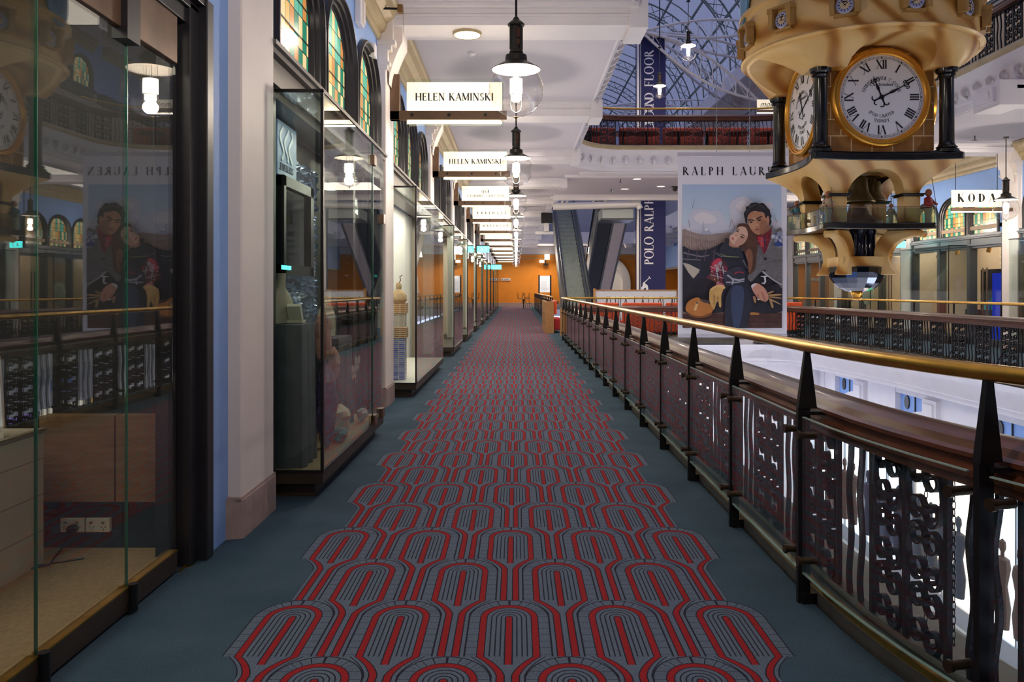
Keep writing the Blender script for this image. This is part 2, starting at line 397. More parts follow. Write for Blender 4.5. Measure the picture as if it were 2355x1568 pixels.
def text(b,s,o,ux,uy,h,width=None,sp=.12,T=.15,t=.045,ser=True,center=False):
    """adds lettering: o = start of baseline, ux/uy unit vectors"""
    o=Vector(o); ux=Vector(ux); uy=Vector(uy); nat=textw(s,sp,T,t,ser)
    if width: sp+= (width/h-nat)/max(1,len(s)-1)
    tot=textw(s,sp,T,t,ser)
    x=-tot/2 if center else 0
    nrm=ux.cross(uy)*.002
    for c in s:
        q,w=glyph(c,T,t,ser)
        for poly in q:
            P=[o+ux*((x+p[0])*h)+uy*(p[1]*h) for p in poly]
            b.add(P+[p+nrm for p in P],[(0,3,2,1),(4,5,6,7),(0,1,5,4),(1,2,6,5),(2,3,7,6),(3,0,4,7)])
        x+=w+sp
def arctext(b,s,c,r,am,h,ux,uy,top=True,sp=.12,T=.15,t=.05,ser=True):
    tot=textw(s,sp,T,t,ser)*h; rr=r; x=-tot/2; c=Vector(c); ux=Vector(ux); uy=Vector(uy); n=ux.cross(uy)*.002
    for ch in s:
        q,w=glyph(ch,T,t,ser); mid=x+w*h/2
        a=am-mid/rr if top else am+mid/rr
        rd=ux*math.cos(a)+uy*math.sin(a); tg=(ux*math.sin(a)-uy*math.cos(a))*(1 if top else -1); up=rd*(1 if top else -1)
        org=c+rd*r
        for poly in q:
            P=[org+tg*((p[0]-w/2)*h)+up*((p[1]-.5)*h) for p in poly]
            b.add(P+[p+n for p in P],[(0,3,2,1),(4,5,6,7),(0,1,5,4),(1,2,6,5),(2,3,7,6),(3,0,4,7)])
        x+=(w+sp)*h
# ------------------------------------------------------------ skylight, gallery lamps (large lights first)
XL=-1.70; XR=12.0; VOIDC=5.1
PILL_L=[-.2+5.2*i for i in range(0,13)]      # pillar centres along the left wall (the first stands just behind the camera)
PILL_R=[9.0+5.2*i for i in range(0,11)]
LAMP_Y=[7.7+5.2*i for i in range(0,11)]+[2.5,-2.7]
light('skylight_daylight','AREA',(5.1,22,18.5),4200,(.80,.80,.98),13,66)
# plans: rail line of the big void, travelled so that the void lies to the right
def arcpts(cx,cy,r,a0,a1,n): return [(cx+r*math.cos(math.radians(a0+(a1-a0)*i/n)),cy+r*math.sin(math.radians(a0+(a1-a0)*i/n))) for i in range(n+1)]
def leftpath(x=1.315,r=4.6,amax=72): return [(x+r-r*math.cos(a),3.73-r*math.sin(a)) for a in [math.radians(amax*(1-i/18)) for i in range(19)]]
P_LEFT=leftpath()+[(1.315,8),(1.315,12),(1.315,16),(1.315,20),(1.315,23.7)]
P_CROSS=[(1.315,23.75)]+arcpts(1.615,23.75,.3,180,90,4)[1:]+[(3.2,24.05),(4.8,24.05),(6.4,24.05),(7.6,24.05)]
P_RIGHT=arcpts(7.5,23.15,.9,90,12,6)+[(8.55,22),(8.78,20),(8.88,18),(8.9,16),(8.88,13),(8.8,10),(8.7,7),(8.5,4.5),(8.0,2.3),(7.2,.6)]
PU=[(x+.1,y) for x,y in leftpath()]+[(1.44,22.2)]+arcpts(3.24,22.2,1.8,180,90,8)[1:]+[(5,24),(6.5,24)]+arcpts(6.9,22.2,1.8,90,8,8)+[(8.78,20),(8.88,18),(8.9,16),(8.88,13),(8.8,10),(8.7,7),(8.5,4.5),(8.0,2.3),(7.2,.6)]
def path_off(path,o):
    out=[]
    for i,p in enumerate(path):
        a=path[max(0,i-1)]; b=path[min(len(path)-1,i+1)]; l=math.hypot(b[0]-a[0],b[1]-a[1]); out.append((p[0]+(b[1]-a[1])/l*o,p[1]-(b[0]-a[0])/l*o))
    return out
PT=P_LEFT+P_CROSS+P_RIGHT
def slab(b,path,z0,z1,x0=-1.72,x1=12.1,o=.0,yn=-6.2,y2=66.9):
    Q=path_off(path,o); k=min(range(len(Q)),key=lambda i:Q[i][0]-Q[i][1]*.02 if Q[i][1]>20 else 9e9)
    # split the ring into left, cross, right polygons so each stays simple
    L=[p for p in Q if p[0]<1.9 or p[1]<6 and p[0]<5.1]; L=[p for p in Q[:Q.index(max(L,key=lambda p:Q.index(p)))+1] if p[0]<5.1 and p[1]<22.3]
    b.prism([(x0,yn),(5.1,yn),(5.1,L[0][1]-.1)]+L+[(1.4,22.3),(1.4,y2),(x0,y2)],z0,z1)
    Mi=[p for p in Q if p[1]>22.2 and p[0]<8.0]
    b.prism([(1.4,30),(1.4,22.35)]+Mi+[(8.0,30)],z0,z1)
    R=[p for p in Q if p[0]>5.1 and (p[0]>=8.0 or p[1]<5)]
    b.prism([(8.0,30)]+([(8.0,Mi[-1][1])])+R+[(5.1,R[-1][1]-.1),(5.1,yn),(x1,yn),(x1,y2),(8.8,y2),(8.8,30)],z0,z1)
    b.box(1.4,60,z0,8.8,y2,z1)
b=B(); slab(b,PT,-.03,0,o=.06,x0=-1.80); struct('floor',b,CARPET,smooth=0)
b=B(); slab(b,PT,-.55,-.035,o=.40,x0=-1.9); struct('floor_slab',b,WHITE,smooth=0)
b=B(); slab(b,PU,4.95,5.5,o=-.02); struct('ceiling',b,M('lavender_ceiling',(.60,.57,.65),.65),smooth=0)
b=B(); slab(b,PU,5.52,5.60,o=.1); struct('floor_upper',b,M('upper_carpet',(.12,.10,.12),.9),smooth=0)
b=B(); b.box(-6,-7,-5.9,XR+1,67,-5.6); struct('floor_lower',b,M('pale_tiles',(.55,.52,.50),.25,noise=.1),smooth=0)
# fascias
def fascia(name,path,zt,m,corb=None,sc=1):
    pr=[(-.1,zt-.66),(.02,zt-.66),(.06,zt-.60),(.06,zt-.55),(.11,zt-.52),(.13,zt-.44),(.15,zt-.28),(.20,zt-.20),(.26,zt-.17),(.30,zt-.10),(.34,zt-.07),(.34,zt-.065),(-.1,zt-.065)]
    b=B(); b.sweep(path,pr)
    if corb:
        L=0; seg=[]
        for i in range(len(path)-1):
            p,q=path[i],path[i+1]; l=math.hypot(q[0]-p[0],q[1]-p[1]); seg.append((L,l,p,q)); L+=l
        s=.2
        while s<L:
            for (a,l,p,q) in seg:
                if a<=s<a+l:
                    tx,ty=(q[0]-p[0])/l,(q[1]-p[1])/l; u=s-a; o=(p[0]+tx*u,p[1]+ty*u); nx,ny=ty,-tx
                    T=Matrix(((nx,tx,0,o[0]),(ny,ty,0,o[1]),(0,0,1,0),(0,0,0,1)))
                    cc=[(.10+.17*math.cos(g),zt-.36+.13*math.sin(g)) for g in [math.radians(-110+20*j) for j in range(10)]]
                    vs=[];w=.035
                    for (ox,oz) in cc: vs+= [(ox,-w,oz),(ox,w,oz)]
                    inn=[(.10+.12*math.cos(g),zt-.36+.09*math.sin(g)) for g in [math.radians(-110+20*j) for j in range(10)]]
                    for (ox,oz) in inn: vs+= [(ox,-w,oz),(ox,w,oz)]
                    fs=[]
                    for j in range(9):
                        a0=2*j; fs+=[(a0,a0+1,a0+3,a0+2),(20+a0,20+a0+2,20+a0+3,20+a0+1),(a0,a0+2,20+a0+2,20+a0),(a0+1,20+a0+1,20+a0+3,a0+3)]
                    b.add(vs,fs,T); b.box(.1,-.12,zt-.42,.165,.12,zt-.33,T)
                    break
            s+=corb
    return struct(name,b,m)
fascia('trim_1',PU,5.62,WHITE,corb=.42)
b=B(); b.sweep(PU,[(-.1,5.555),(.34,5.555),(.40,5.60),(.40,5.64),(.37,5.68),(-.1,5.68)]); struct('trim_2',b,TAN)
fascia('trim_3',path_off(PT,.30),-.10,WHITE)
b=B(); b.sweep(PT,[(.07,-.03),(.62,-.15),(.66,-.13),(.64,-.06),(.46,.045),(.07,.06)]); struct('trim_4',b,M('grey_stone_ledge',(.10,.09,.08),.5,noise=.3,nscale=10))
b=B(); b.sweep(PT,[(.075,.055),(.10,.055),(.10,.085),(.075,.085)]); struct('trim_5',b,BRASS)
# void 2 edges
V2=[(1.4,59.9),(1.4,30.1)]
b=B(); b.box(1.38,30,4.8,8.9,30.2,5.9); b.box(1.3,30.2,4.85,1.5,60,5.7); b.box(8.7,30.2,4.85,8.9,60,5.7); b.box(1.3,59.8,4.85,8.9,60.3,5.7); b.box(1.38,29.95,-.9,8.9,30.15,-.02); b.box(1.34,30,-.9,1.46,60,-.02); struct('trim_6',b,WHITE,smooth=0)
# ceiling beams
b=B()
for y in PILL_L:
    if y<1: continue
    for h,z0,z1 in ((.30,4.70,4.80),(.33,4.80,4.83),(.31,4.83,4.90),(.40,4.90,4.96)): b.box(-1.6,y-h,z0,1.52 if h<.4 else 1.5,y+h,z1)
    b.box(1.4,y-.34,4.66,1.62,y+.34,5.0)
for y in PILL_R:
    for h,z0,z1 in ((.30,4.70,4.80),(.33,4.80,4.83),(.31,4.83,4.90),(.40,4.90,4.96)): b.box(8.6,y-h,z0,11.95,y+h,z1)
    b.box(8.3,y-.4,4.62,8.78,y+.4,5.05); b.box(8.24,y-.28,4.7,8.32,y+.28,4.95); b.box(8.22,y-.18,4.76,8.26,y+.18,4.90)
struct('trim_7',b,WHITE,smooth=0)
# long mouldings under the crossing ceiling
b=B()
b.box(1.4,30,4.75,8.9,29.7,4.96); b.box(1.5,24.6,4.88,8.8,24.8,4.96); b.box(1.9,24.0,4.90,8.6,24.5,4.955)
struct('trim_8',b,WHITE,smooth=0)
# ------------------------------------------------------------ shop walls
wn=[0]
def archwall(b,fx,ys,zs,zt,aw,rise,zsp,y0,y1):
    cur=y0; X0=fx(0); X1=fx(-.25)
    for yc in ys:
        a=yc-aw/2; c=yc+aw/2
        if a>cur: b.box(X1,cur,zs,X0,a,zt)
        n=16
        for i in range(n):
            u0=-1+2*i/n; u1=-1+2*(i+1)/n; z0=zsp+rise*math.sqrt(max(0,1-u0*u0)); z1=zsp+rise*math.sqrt(max(0,1-u1*u1))
            ya,yb=yc+u0*aw/2,yc+u1*aw/2
            b.add([(X1,ya,z0),(X0,ya,z0),(X0,yb,z1),(X1,yb,z1),(X1,ya,zt),(X0,ya,zt),(X0,yb,zt),(X1,yb,zt)],[(0,1,2,3),(4,7,6,5),(0,4,5,1),(1,5,6,2),(2,6,7,3),(3,7,4,0)])
        cur=c
    if y1>cur: b.box(X1,cur,zs,X0,y1,zt)
def archwin(fx,yc,zs,zsp,rise,aw):
    wn[0]+=1; wnd=thing('window_%d'%wn[0],(fx(-.15),yc,zs),None,None,kind='structure')
    prof=[(0,0),(0,.04),(.02,.065),(.04,.065),(.055,.03),(.075,.02),(.085,-.01),(.105,-.02),(.115,-.05),(.14,-.055),(.14,-.12),(0,-.12)]
    b=B(); vs=[]; K=len(prof); pts=[]
    for i in range(25):
        if i==0: pts.append((-1,None,zs))
        g=PI*(1-i/24); pts.append((g,1,0))
        if i==24: pts.append((1,None,zs))
    for p in pts:
        for ins,o in prof:
            a=aw/2-ins
            if p[1] is None: vs.append((fx(o),yc+p[0]*a,zs))
            else: vs.append((fx(o),yc+a*math.cos(p[0]),zsp+(rise-ins*.9)*math.sin(p[0])))
    fs=[]
    for i in range(len(pts)-1):
        for k in range(K): l=(k+1)%K; fs.append((i*K+k,i*K+l,(i+1)*K+l,(i+1)*K+k))
    b.add(vs,fs); b.box(fx(-.2),yc-aw/2,zs-.001,fx(-.05),yc+aw/2,zs+.04); obj('window_frame',b,DARK,wnd)
    b=B(); a=aw/2-.13; o=[(yc-a,zs+.02)]+[(yc-a*math.cos(g),zsp+(rise-.12)*math.sin(g)) for g in [PI*i/20 for i in range(21)]]+[(yc+a,zs+.02)]
    n=len(o); v=[(fx(-.06),p[0],p[1]) for p in o]+[(fx(-.075),p[0],p[1]) for p in o]
    b.add(v,[tuple(range(n)),tuple(range(2*n-1,n-1,-1))]+[((i+1)%n,i,n+i,n+(i+1)%n) for i in range(n)]); g=obj('leaded_glass',b,STAIN,wnd,smooth=0)
    b=B()
    for k in range(1,3): zz=zs+.27*k+.1; b.box(fx(-.058),yc-a,zz-.005,fx(-.050),yc+a,zz+.005)
    obj('lead_bars',b,DARK,wnd,smooth=0)
def pillar(fx,y,zf,side,label):
    t=thing('pillar',(fx(.05),y,zf),label,'pillar','pillars along the %s walkway'%side)
    b=B(); b.prism([(fx(-.04),y-.33),(fx(.0),y-.33),(fx(.02),y-.31),(fx(.09),y-.31),(fx(.10),y-.30),(fx(.10),y+.30),(fx(.09),y+.31),(fx(.02),y+.31),(fx(-.04),y+.33)],zf,zf+4.94); obj('shaft',b,PILL,t,smooth=0)
    b=B(); b.prism([(fx(-.04),y-.35),(fx(.01),y-.35),(fx(.10),y-.325),(fx(.115),y-.31),(fx(.115),y+.31),(fx(.10),y+.325),(fx(-.04),y+.35)],zf,zf+.225); b.box(fx(-.03),y-.335,zf+.225,fx(.105),y+.335,zf+.24); obj('base',b,LILAC,t,smooth=0)
    b=B()
    for i,(o,z0,z1) in enumerate(((.12,4.16,4.20),(.15,4.20,4.24),(.125,4.24,4.38),(.17,4.38,4.44),(.22,4.44,4.50),(.19,4.50,4.94))): b.box(fx(-.02),y-.30-o*.3,zf+z0,fx(o),y+.30+o*.3,zf+z1)
    vs=[];N=10
    pf=[(.12,4.0)]+[(.12+.17*(j/N)**1.6,4.0+.52*(j/N)) for j in range(1,N+1)]+[(.29,4.70),(.12,4.70)]
    n=len(pf); v=[(fx(p[0]),y-.22,zf+p[1]) for p in pf]+[(fx(p[0]),y+.22,zf+p[1]) for p in pf]
    b.add(v,[tuple(range(n)),tuple(range(2*n-1,n-1,-1))]+[((i+1)%n,i,n+i,n+(i+1)%n) for i in range(n)])
    obj('capital',b,CREAM,t,smooth=30)
    return t
ORD=['first','second','third','fourth','fifth','sixth','seventh','eighth','ninth','tenth','eleventh','twelfth']
def bay(fx,y0,zf,side,lvl,wall,fr,tn,win=True,dz=0):
    if dz: wall.box(fx(-.25),y0-.32,zf+4.94+dz,fx(0),y0+4.9,zf+4.95); zf=zf+dz
    ya,yb=y0+.30,y0+4.90
    ys=[y0+1.25+1.43*i for i in range(3)]
    if win:
        archwall(wall,fx,ys,zf+3.13,zf+4.95,1.40,.60,zf+3.64,y0-.32,y0+4.9)
        for yc in ys: archwin(fx,yc,zf+3.13,zf+3.64,.60,1.40)
    else: wall.box(fx(-.25),y0-.32,zf+3.13,fx(0),y0+4.9,zf+4.95)
    for o,z0,z1 in ((.03,2.78,2.84),(.07,2.84,2.89),(.045,2.89,3.03),(.09,3.03,3.07),(.12,3.07,3.10),(.07,3.10,3.135)): fr.box(fx(-.2),ya,zf+z0,fx(o),yb,zf+z1)
    tn.append((ya-.6,yb+.6))
def cornice(fx,y0,y1,zf,name):
    b=B(); pr=[(0,4.50),(.03,4.50),(.05,4.54),(.05,4.58),(.09,4.60),(.12,4.66),(.12,4.70),(.20,4.76),(.24,4.84),(.27,4.86),(.27,4.93),(0,4.93)]
    n=len(pr); v=[(fx(o),y0,zf+z) for o,z in pr]+[(fx(o),y1,zf+z) for o,z in pr]
    b.add(v,[tuple(range(n)),tuple(range(2*n-1,n-1,-1))]+[((i+1)%n,i,n+i,n+(i+1)%n) for i in range(n)]); return b
def cornices(fx,pl,zf,num,lo=4.50):
    b=B()
    for a,c in zip(pl[:-1],pl[1:]):
        q=cornice(fx,a+.36,c-.36,zf,''); b.add(q.v,q.f)
    struct('trim_%d'%num,b,TAN,smooth=25)
fxL=lambda o: XL+o
fxR=lambda o: XR-o
wall=B(); fr=B(); tn=[]
wall.box(XL-.25,4.376,0,XL+.02,4.70,4.95)           # blue strip beside the first shopfront
wall.box(XL-.25,-6.2,3.3,XL,4.9,4.95)
for i,y0 in enumerate(PILL_L[1:8]): bay(fxL,y0,0,'left',2,wall,fr,tn,win=i<6)
wall.box(XL-.25,PILL_L[8]-.32,3.13,XL,66.9,4.95)
wall.box(XL-.25,-6.2,4.95,XL,66.9,11.6); wall.box(XL-.25,-6.2,-5.6,XL,66.9,-.55)
struct('wall_left',wall,BLUE,smooth=0)
b=B()
for y0 in PILL_L[1:]: b.box(-2.15,y0-.3,-.5,-2.05,y0+5.2,3.2)
struct('wall_shop_backs',b,M('shop_interior_plaster',(.42,.33,.24),.6),smooth=0)
struct('trim_9',fr,M('bronze_entablature',(.13,.115,.11),.4,.2),smooth=0)
cornices(fxL,PILL_L[:10],0,10)
wall=B(); fr=B(); tn=[]
for i,y0 in enumerate(PILL_R[:7]): bay(fxR,y0,0,'right',2,wall,fr,tn,win=1<=i<=5,dz=-.26)
for i,y0 in enumerate(PILL_R[:5]): bay(fxR,y0,5.6,'right',3,wall,fr,tn,win=1<=i<=3)
wall.box(XR,-6.2,4.95,XR+.25,66.9,5.62);  wall.box(XR,PILL_R[7]-.32,3.13,XR+.25,66.9,4.95); wall.box(XR,-6.2,3.13,XR+.25,8.68,4.95); wall.box(XR,-6.2,5.6,XR+.25,8.68,10.6)
struct('wall_right',wall,BLUE,smooth=0)
b=B(); b.box(XR,PILL_R[5]-.32,5.6,XR+.25,66.9,10.6); b.box(XR,-6.2,10.55,XR+.25,66.9,11.6); struct('wall_right_upper',b,WHITE,smooth=0)
struct('trim_11',fr,M('slate_entablature',(.10,.13,.16),.4),smooth=0)
cornices(fxR,PILL_R[:8],0,12); cornices(fxR,PILL_R[:6],5.6,13)
b=B(); b.box(13.6,-6.2,-.5,13.75,66.9,11.2); b.box(XR,-6.2,-.04,13.6,66.9,-.01); b.box(XR,-6.2,3.0,13.6,66.9,3.1); struct('wall_shop_backs_right',b,M('warm_shop_plaster',(.50,.36,.24),.6),smooth=0)
for i,y in enumerate(PILL_L[1:13]): pillar(fxL,y,0,'left',('nearest broad cream pillar beside the dark shop door frame' if i==0 else '%s cream pillar along the left walkway, counted from the near shop door'%ORD[i]))
for i,y in enumerate(PILL_R[1:6]): pillar(fxR,y,0,'right','%s cream pillar of the far right gallery, counted from the right edge'%ORD[i])
# end wall and back wall
b=B(); b.box(-5,66.9,-.5,13.9,67.1,4.35); struct('wall_end',b,ORANGE,smooth=0)
b=B(); b.box(-2,66.85,4.35,12.2,67.1,5.2); b.box(-2,66.9,5.2,13.9,67.1,11.6); struct('wall_end_upper',b,WHITE,smooth=0)
b=B(); b.box(-1.7,66.80,4.28,12,66.9,4.36); b.box(-1.7,66.84,4.0,12,66.9,4.06); struct('trim_14',b,TAN,smooth=0)
b=B(); b.box(-1.7,66.84,0,12,66.9,.32); struct('baseboard_end',b,LILAC,smooth=0)
b=B(); b.box(-5,-6.4,-5.6,13.8,-6.2,16); struct('wall_back',b,M('back_wall_plaster',(.35,.30,.28),.7),smooth=0)
# arch niche in the end wall: pale stone arch with column
t=thing('arched_recess',(9.0,66.6,0),'white stone arch standing against the far orange wall behind the escalators','arch')
b=B(); cx=7.45; ri,ro=1.35,2.0
P=[(cx+ro*math.cos(a),1.9+ro*1.15*math.sin(a)) for a in [PI*i/20 for i in range(21)]]+[(cx-ro,1.2),(cx-ri,1.2)]+[(cx-ri*math.cos(a),1.9+ri*1.15*math.sin(a)) for a in [PI*i/20 for i in range(21)]]+[(cx+ri,1.2),(cx+ro,1.2)]
b.plate(P,66.4,66.88); obj('arch_moulding',b,CREAM,t)
b=B(); b.box(cx-ri,66.75,0,cx+ri,66.87,3.3); obj('arch_panel',b,M('pale_recess',(.9,.85,.78),.6),t,smooth=0)  # plain pale panel filling the arch
b=B()
for sx in (-1,1): b.box(cx+sx*1.68-.42,66.3,1.15,cx+sx*1.68+.42,66.88,1.32); b.cyl((cx+sx*1.68-.18,66.6,0),(cx+sx*1.68-.18,66.6,1.15),.16); b.cyl((cx+sx*1.68+.2,66.6,0),(cx+sx*1.68+.2,66.6,1.15),.16)
obj('columns',b,CREAM,t)
# ------------------------------------------------------------ glazed vault
def rib(y,mm):
    b=B(); c=(VOIDC,11.3); pa=[]; pb=[]
    N=26
    for i in range(N+1):
        a=PI*i/N; pa.append((c[0]+5.15*math.cos(a),y,c[1]+5.15*math.sin(a))); pb.append((c[0]+4.55*math.cos(a),y,c[1]+4.55*math.sin(a)))
    def bar(P,h,w):
        for p,q in zip(P[:-1],P[1:]): seg(b,p,q,h,w)
    bar(pa,.05,.10); bar(pb,.05,.10)
    for i in range(N): seg(b,pa[i],pb[i+1],.025,.05); seg(b,pb[i],pa[i+1],.025,.05)
    return b
def seg(b,p,q,h,w):
    p=Vector(p); q=Vector(q); d=q-p; L=d.length; R=d.to_track_quat('X','Z').to_matrix().to_4x4()
    b.box(0,-w/2,-h/2,L,w/2,h/2,Matrix.Translation(p)@R)
ribs=[20.6+5.2*i for i in range(9)]
r0=obj('roof_rib',rib(ribs[0],None),GREEN,smooth=0,base=(VOIDC,ribs[0],11.3))
for i,y in enumerate(ribs):
    r=r0 if i==0 else r0.copy()
    if i: C.objects.link(r)
    r.location=(VOIDC,y,11.3); tag(r,'%s sage green lattice arch of the glass roof, counted from the clock'%ORD[i],'roof arch','lattice arches of the glass roof')
b=B()
for k in range(1,12):
    a=PI*k/12; x=VOIDC+5.2*math.cos(a); z=11.3+5.2*math.sin(a); b.box(x-.04,-6,z-.05,x+.04,66.9,z+.05)
y=-4
while y<66:
    if min(abs(y-q) for q in ribs)>.5:
        pa=[(VOIDC+5.22*math.cos(PI*i/20),y,11.3+5.22*math.sin(PI*i/20)) for i in range(21)]
        for p,q in zip(pa[:-1],pa[1:]): seg(b,p,q,.05,.05)
    y+=2.6
struct('roof_glazing_bars',b,GREEN,smooth=0)
b=B(); vs=[];n=24
for yy in (-6.2,66.9):
    for i in range(n+1): vs.append((VOIDC+5.27*math.cos(PI*i/n),yy,11.3+5.27*math.sin(PI*i/n)))
b.add(vs,[(i,i+1,n+2+i,n+1+i) for i in range(n)])
struct('roof_glass',b,glassmat('roof_glass_pane',(.165,.165,.20),1.45),recalc=False)
b=B(); b.box(-2,-6.2,11.6,-.05,66.9,11.75); b.box(10.25,-6.2,11.6,12.3,66.9,11.75); b.box(-.15,-6.2,11.0,-.02,66.9,11.7); b.box(10.22,-6.2,11.0,10.35,66.9,11.7); struct('ceiling_upper',b,WHITE,smooth=0)
b=B(); P=[(VOIDC+5.3*math.cos(PI*i/24),11.3+5.3*math.sin(PI*i/24)) for i in range(25)]; b.plate(P+[(-.2,11.2),(10.4,11.2)],66.7,66.9); struct('wall_gable',b,M('gable_plaster',(.58,.60,.70),.6),smooth=0)
# upper floors side galleries seen through the void: slab of the top gallery further back
# ------------------------------------------------------------ lower floor: far side
b=B()
XX=9.25
b.box(XX,-3,-1.05,XX+.3,60,-.5); b.box(XX,-3,-1.75,XX+.12,60,-1.60)
for i in range(11):
    y=3.0+3.7*i; b.box(XX-.12,y-.30,-1.72,XX+.2,y+.30,-1.0); b.box(XX-.16,y-.20,-1.55,XX-.1,y+.20,-1.10)
    b.box(XX-.015,y+1.8,-1.8,XX+.2,y+3.4,-.9)
    for j in range(24):      # low white arch beside the block
        ya=y+.30+.0625*j; zz=-1.75+.42*math.sin(PI*.5*(1+(j+.5)/24)); b.box(XX+.01,ya,-1.8,XX+.1,ya+.064,zz)
struct('trim_15',b,WHITE,smooth=0)
b=B(); b.box(XX+.12,-3,-1.8,XX+.3,60,-1.0); struct('wall_lower_spandrel',b,BLUE,smooth=0)
b=B()
for i in range(11): y=3.0+3.7*i; b.box(XX+.09,y+1.05,-1.75,XX+.12,y+1.075,-1.0); b.lathe([(0,0),(.11,0),(.11,.03),(0,.03)],18,T=Matrix.Translation((XX+.12,y+1.45,-1.25))@Matrix.Rotation(-PI/2,4,'Y')@Matrix.Scale(1.5,4,(1,0,0)))
struct('trim_16',b,DARK,smooth=0)
b=B(); b.box(XX-.05,24.05,-1.8,XX+.1,24.3,-1.0); b.box(1.3,24.45,-5.6,9.3,24.7,-.5); struct('wall_lower_crossing',b,WHITE,smooth=0)
# lit shop windows of the lower floor
SHOPW=M('lit_shop_window',(.9,.93,1),.5,emit=2.6,ecol=(.78,.88,1.0)); SHOPW2=M('lit_shop_window_warm',(1,.9,.8),.5,emit=1.9,ecol=(1,.82,.66)); SHOPV=M('lit_shop_window_violet',(.6,.3,1),.5,emit=1.5,ecol=(.45,.25,1)); SHOPG=M('lit_shop_window_green',(.1,.7,.3),.5,emit=.7,ecol=(.1,.7,.3)); SHOPY=M('lit_shop_window_amber',(.9,.6,.1),.5,emit=1.1,ecol=(.95,.6,.08))
i=0
for y in [3.2+2.6*k for k in range(9)]:
    t=thing('shop_window',(XX+.2,y+1.3,-5.6),'%s lit shop window of the lower floor seen through the ironwork, counted from the right'%ORD[i],'shop window','lit shop windows on the lower floor')
    b=B(); b.box(XX+.05,y+.12,-5.2,XX+.12,y+2.48,-2.5); obj('pane',b,[SHOPW,SHOPW2,SHOPW,SHOPW][i%4],t,smooth=0)
    b=B(); b.box(XX,y-.12,-5.6,XX+.16,y+.12,-1.8); b.box(XX,y+.12,-2.5,XX+.16,y+2.48,-2.35); b.box(XX,y+.12,-5.6,XX+.16,y+2.48,-5.2); b.box(XX+.0,y+1.27,-5.2,XX+.05,y+1.33,-2.5); obj('frame',b,M('grey_shopfront',(.22,.22,.25),.4),t,smooth=0)
    b=B(); b.box(XX+.05,y+.12,-2.33,XX+.12,y+2.48,-1.82); obj('fanlight',b,[SHOPY,SHOPG,SHOPV,SHOPW2][i%4],t,smooth=0)
    # clothes on show
    b=B()
    for q in range(4):
        yy=y+.4+.55*q; b.lathe([(0,-4.9),(.16,-4.9),(.20,-4.5),(.12,-4.1),(.20,-3.75),(.17,-3.6),(.05,-3.55),(.05,-3.48),(.09,-3.4),(.08,-3.28),(0,-3.22)],10,(XX-.12,yy,0),sx=.6)
    obj('mannequins',b,M('shop_clothes_%d'%(i%3),[(.015,.015,.035),(.06,.03,.02),(.03,.035,.05)][i%3],.8),t)
    i+=1
t=thing('shop_sign',(XX-.1,18.9,-2.0),'white lit fascia sign of the lower shop reading POLO RALPH LAUREN','sign')
b=B(); b.box(XX-.10,17.9,-2.55,XX-.03,20.0,-1.75); obj('sign_board',b,M('white_sign_board',(.85,.85,.85),.5,emit=.35),t,smooth=0)
b=B(); text(b,'POLO',(XX-.102,18.95,-2.1),(0,-1,0),(0,0,1),.22,center=True); text(b,'RALPH LAUREN',(XX-.102,18.95,-2.36),(0,-1,0),(0,0,1),.13,center=True); obj('sign_lettering',b,TXT,t,smooth=0)
for y in (5,11,17,23): light('lower_hall_light','AREA',(5.2,y,-.9),130,(.86,.92,1),1.5)
b=B()
for y in (5,11,17,23): b.lathe([(0,.0),(.6,0),(.7,.06),(.6,.12),(0,.12)],20,(5.2,y,-.85))
b=B()
# ------------------------------------------------------------ globe pendants
def make_lamp(zr):          # origin = globe centre, zr = rod length above the centre
    t=thing('pendant_lamp',(0,0,0),'x','lamp')
    b=B(); b.lathe([(.011,.66),(.011,zr)],8); b.lathe([(0,zr-.03),(.06,zr-.03),(.06,zr),(0,zr)],12); obj('rod',b,BLK,t)
    b=B(); b.lathe([(.012,.70),(.03,.68),(.035,.665),(.05,.655),(.082,.625),(.080,.61),(.058,.60),(.058,.37),(.066,.365),(.066,.35),(.058,.345),(.075,.335),(.102,.325),(.106,.30),(.106,.268),(.13,.255),(.232,.196),(.234,.190)],28)
    for k in range(6):
        a=PI*k/3+.3; T=Matrix.Rotation(a,4,'Z'); b.box(.056,-.012,.38,.064,.012,.6,T)
    obj('housing',b,M('dark_pewter',(.055,.05,.042),.35,.6,noise=.3,nscale=15),t)
    b=B()
    for k in range(3):
        T=Matrix.Rotation(PI*2*k/3+.9,4,'Z'); b.box(.055,-.014,.42,.0615,.014,.47,T); b.box(.055,-.014,.49,.0615,.014,.58,T)
    obj('vent',b,M('rust_vent',(.10,.03,.015),.6),t,smooth=0)
    b=B(); b.lathe([(.230,.189),(.12,.232),(.10,.236),(0,.236)],28); obj('reflector',b,CAPW,t)
    b=B(); b.lathe([(.262*math.sin(a),-.262*math.cos(a)) for a in [math.radians(2+(136-2)*i/22) for i in range(23)]],36); obj('globe',b,GLB,t)
    b=B(); b.lathe([(.0,.10),(.058,.10),(.060,.0),(.058,-.045),(.0,-.045)],16); b.lathe([(0,-.06),(.042,-.06),(.044,-.10),(.03,-.115),(0,-.115)],14); obj('mantle',b,LAMPW,t)
    b=B()
    for s in (-1,1): b.tube([(s*.054,0,.232),(s*.054,0,-.14),(s*.045,0,-.19),(s*.02,0,-.215),(0,0,-.22)],.0035,6)
    b.tube([(0,0,.235),(0,0,.10)],.004,6); b.lathe([(.06,-.048),(.064,-.048),(.064,-.056),(.06,-.056)],16); obj('mantle_frame',b,BLK,t)
    b=B(); b.lathe([(0,-.262),(.022,-.264),(.01,-.275),(.006,-.29),(0,-.30)],10); obj('finial',b,AGED,t)
    return t
lampproto=make_lamp(4.95-3.36)
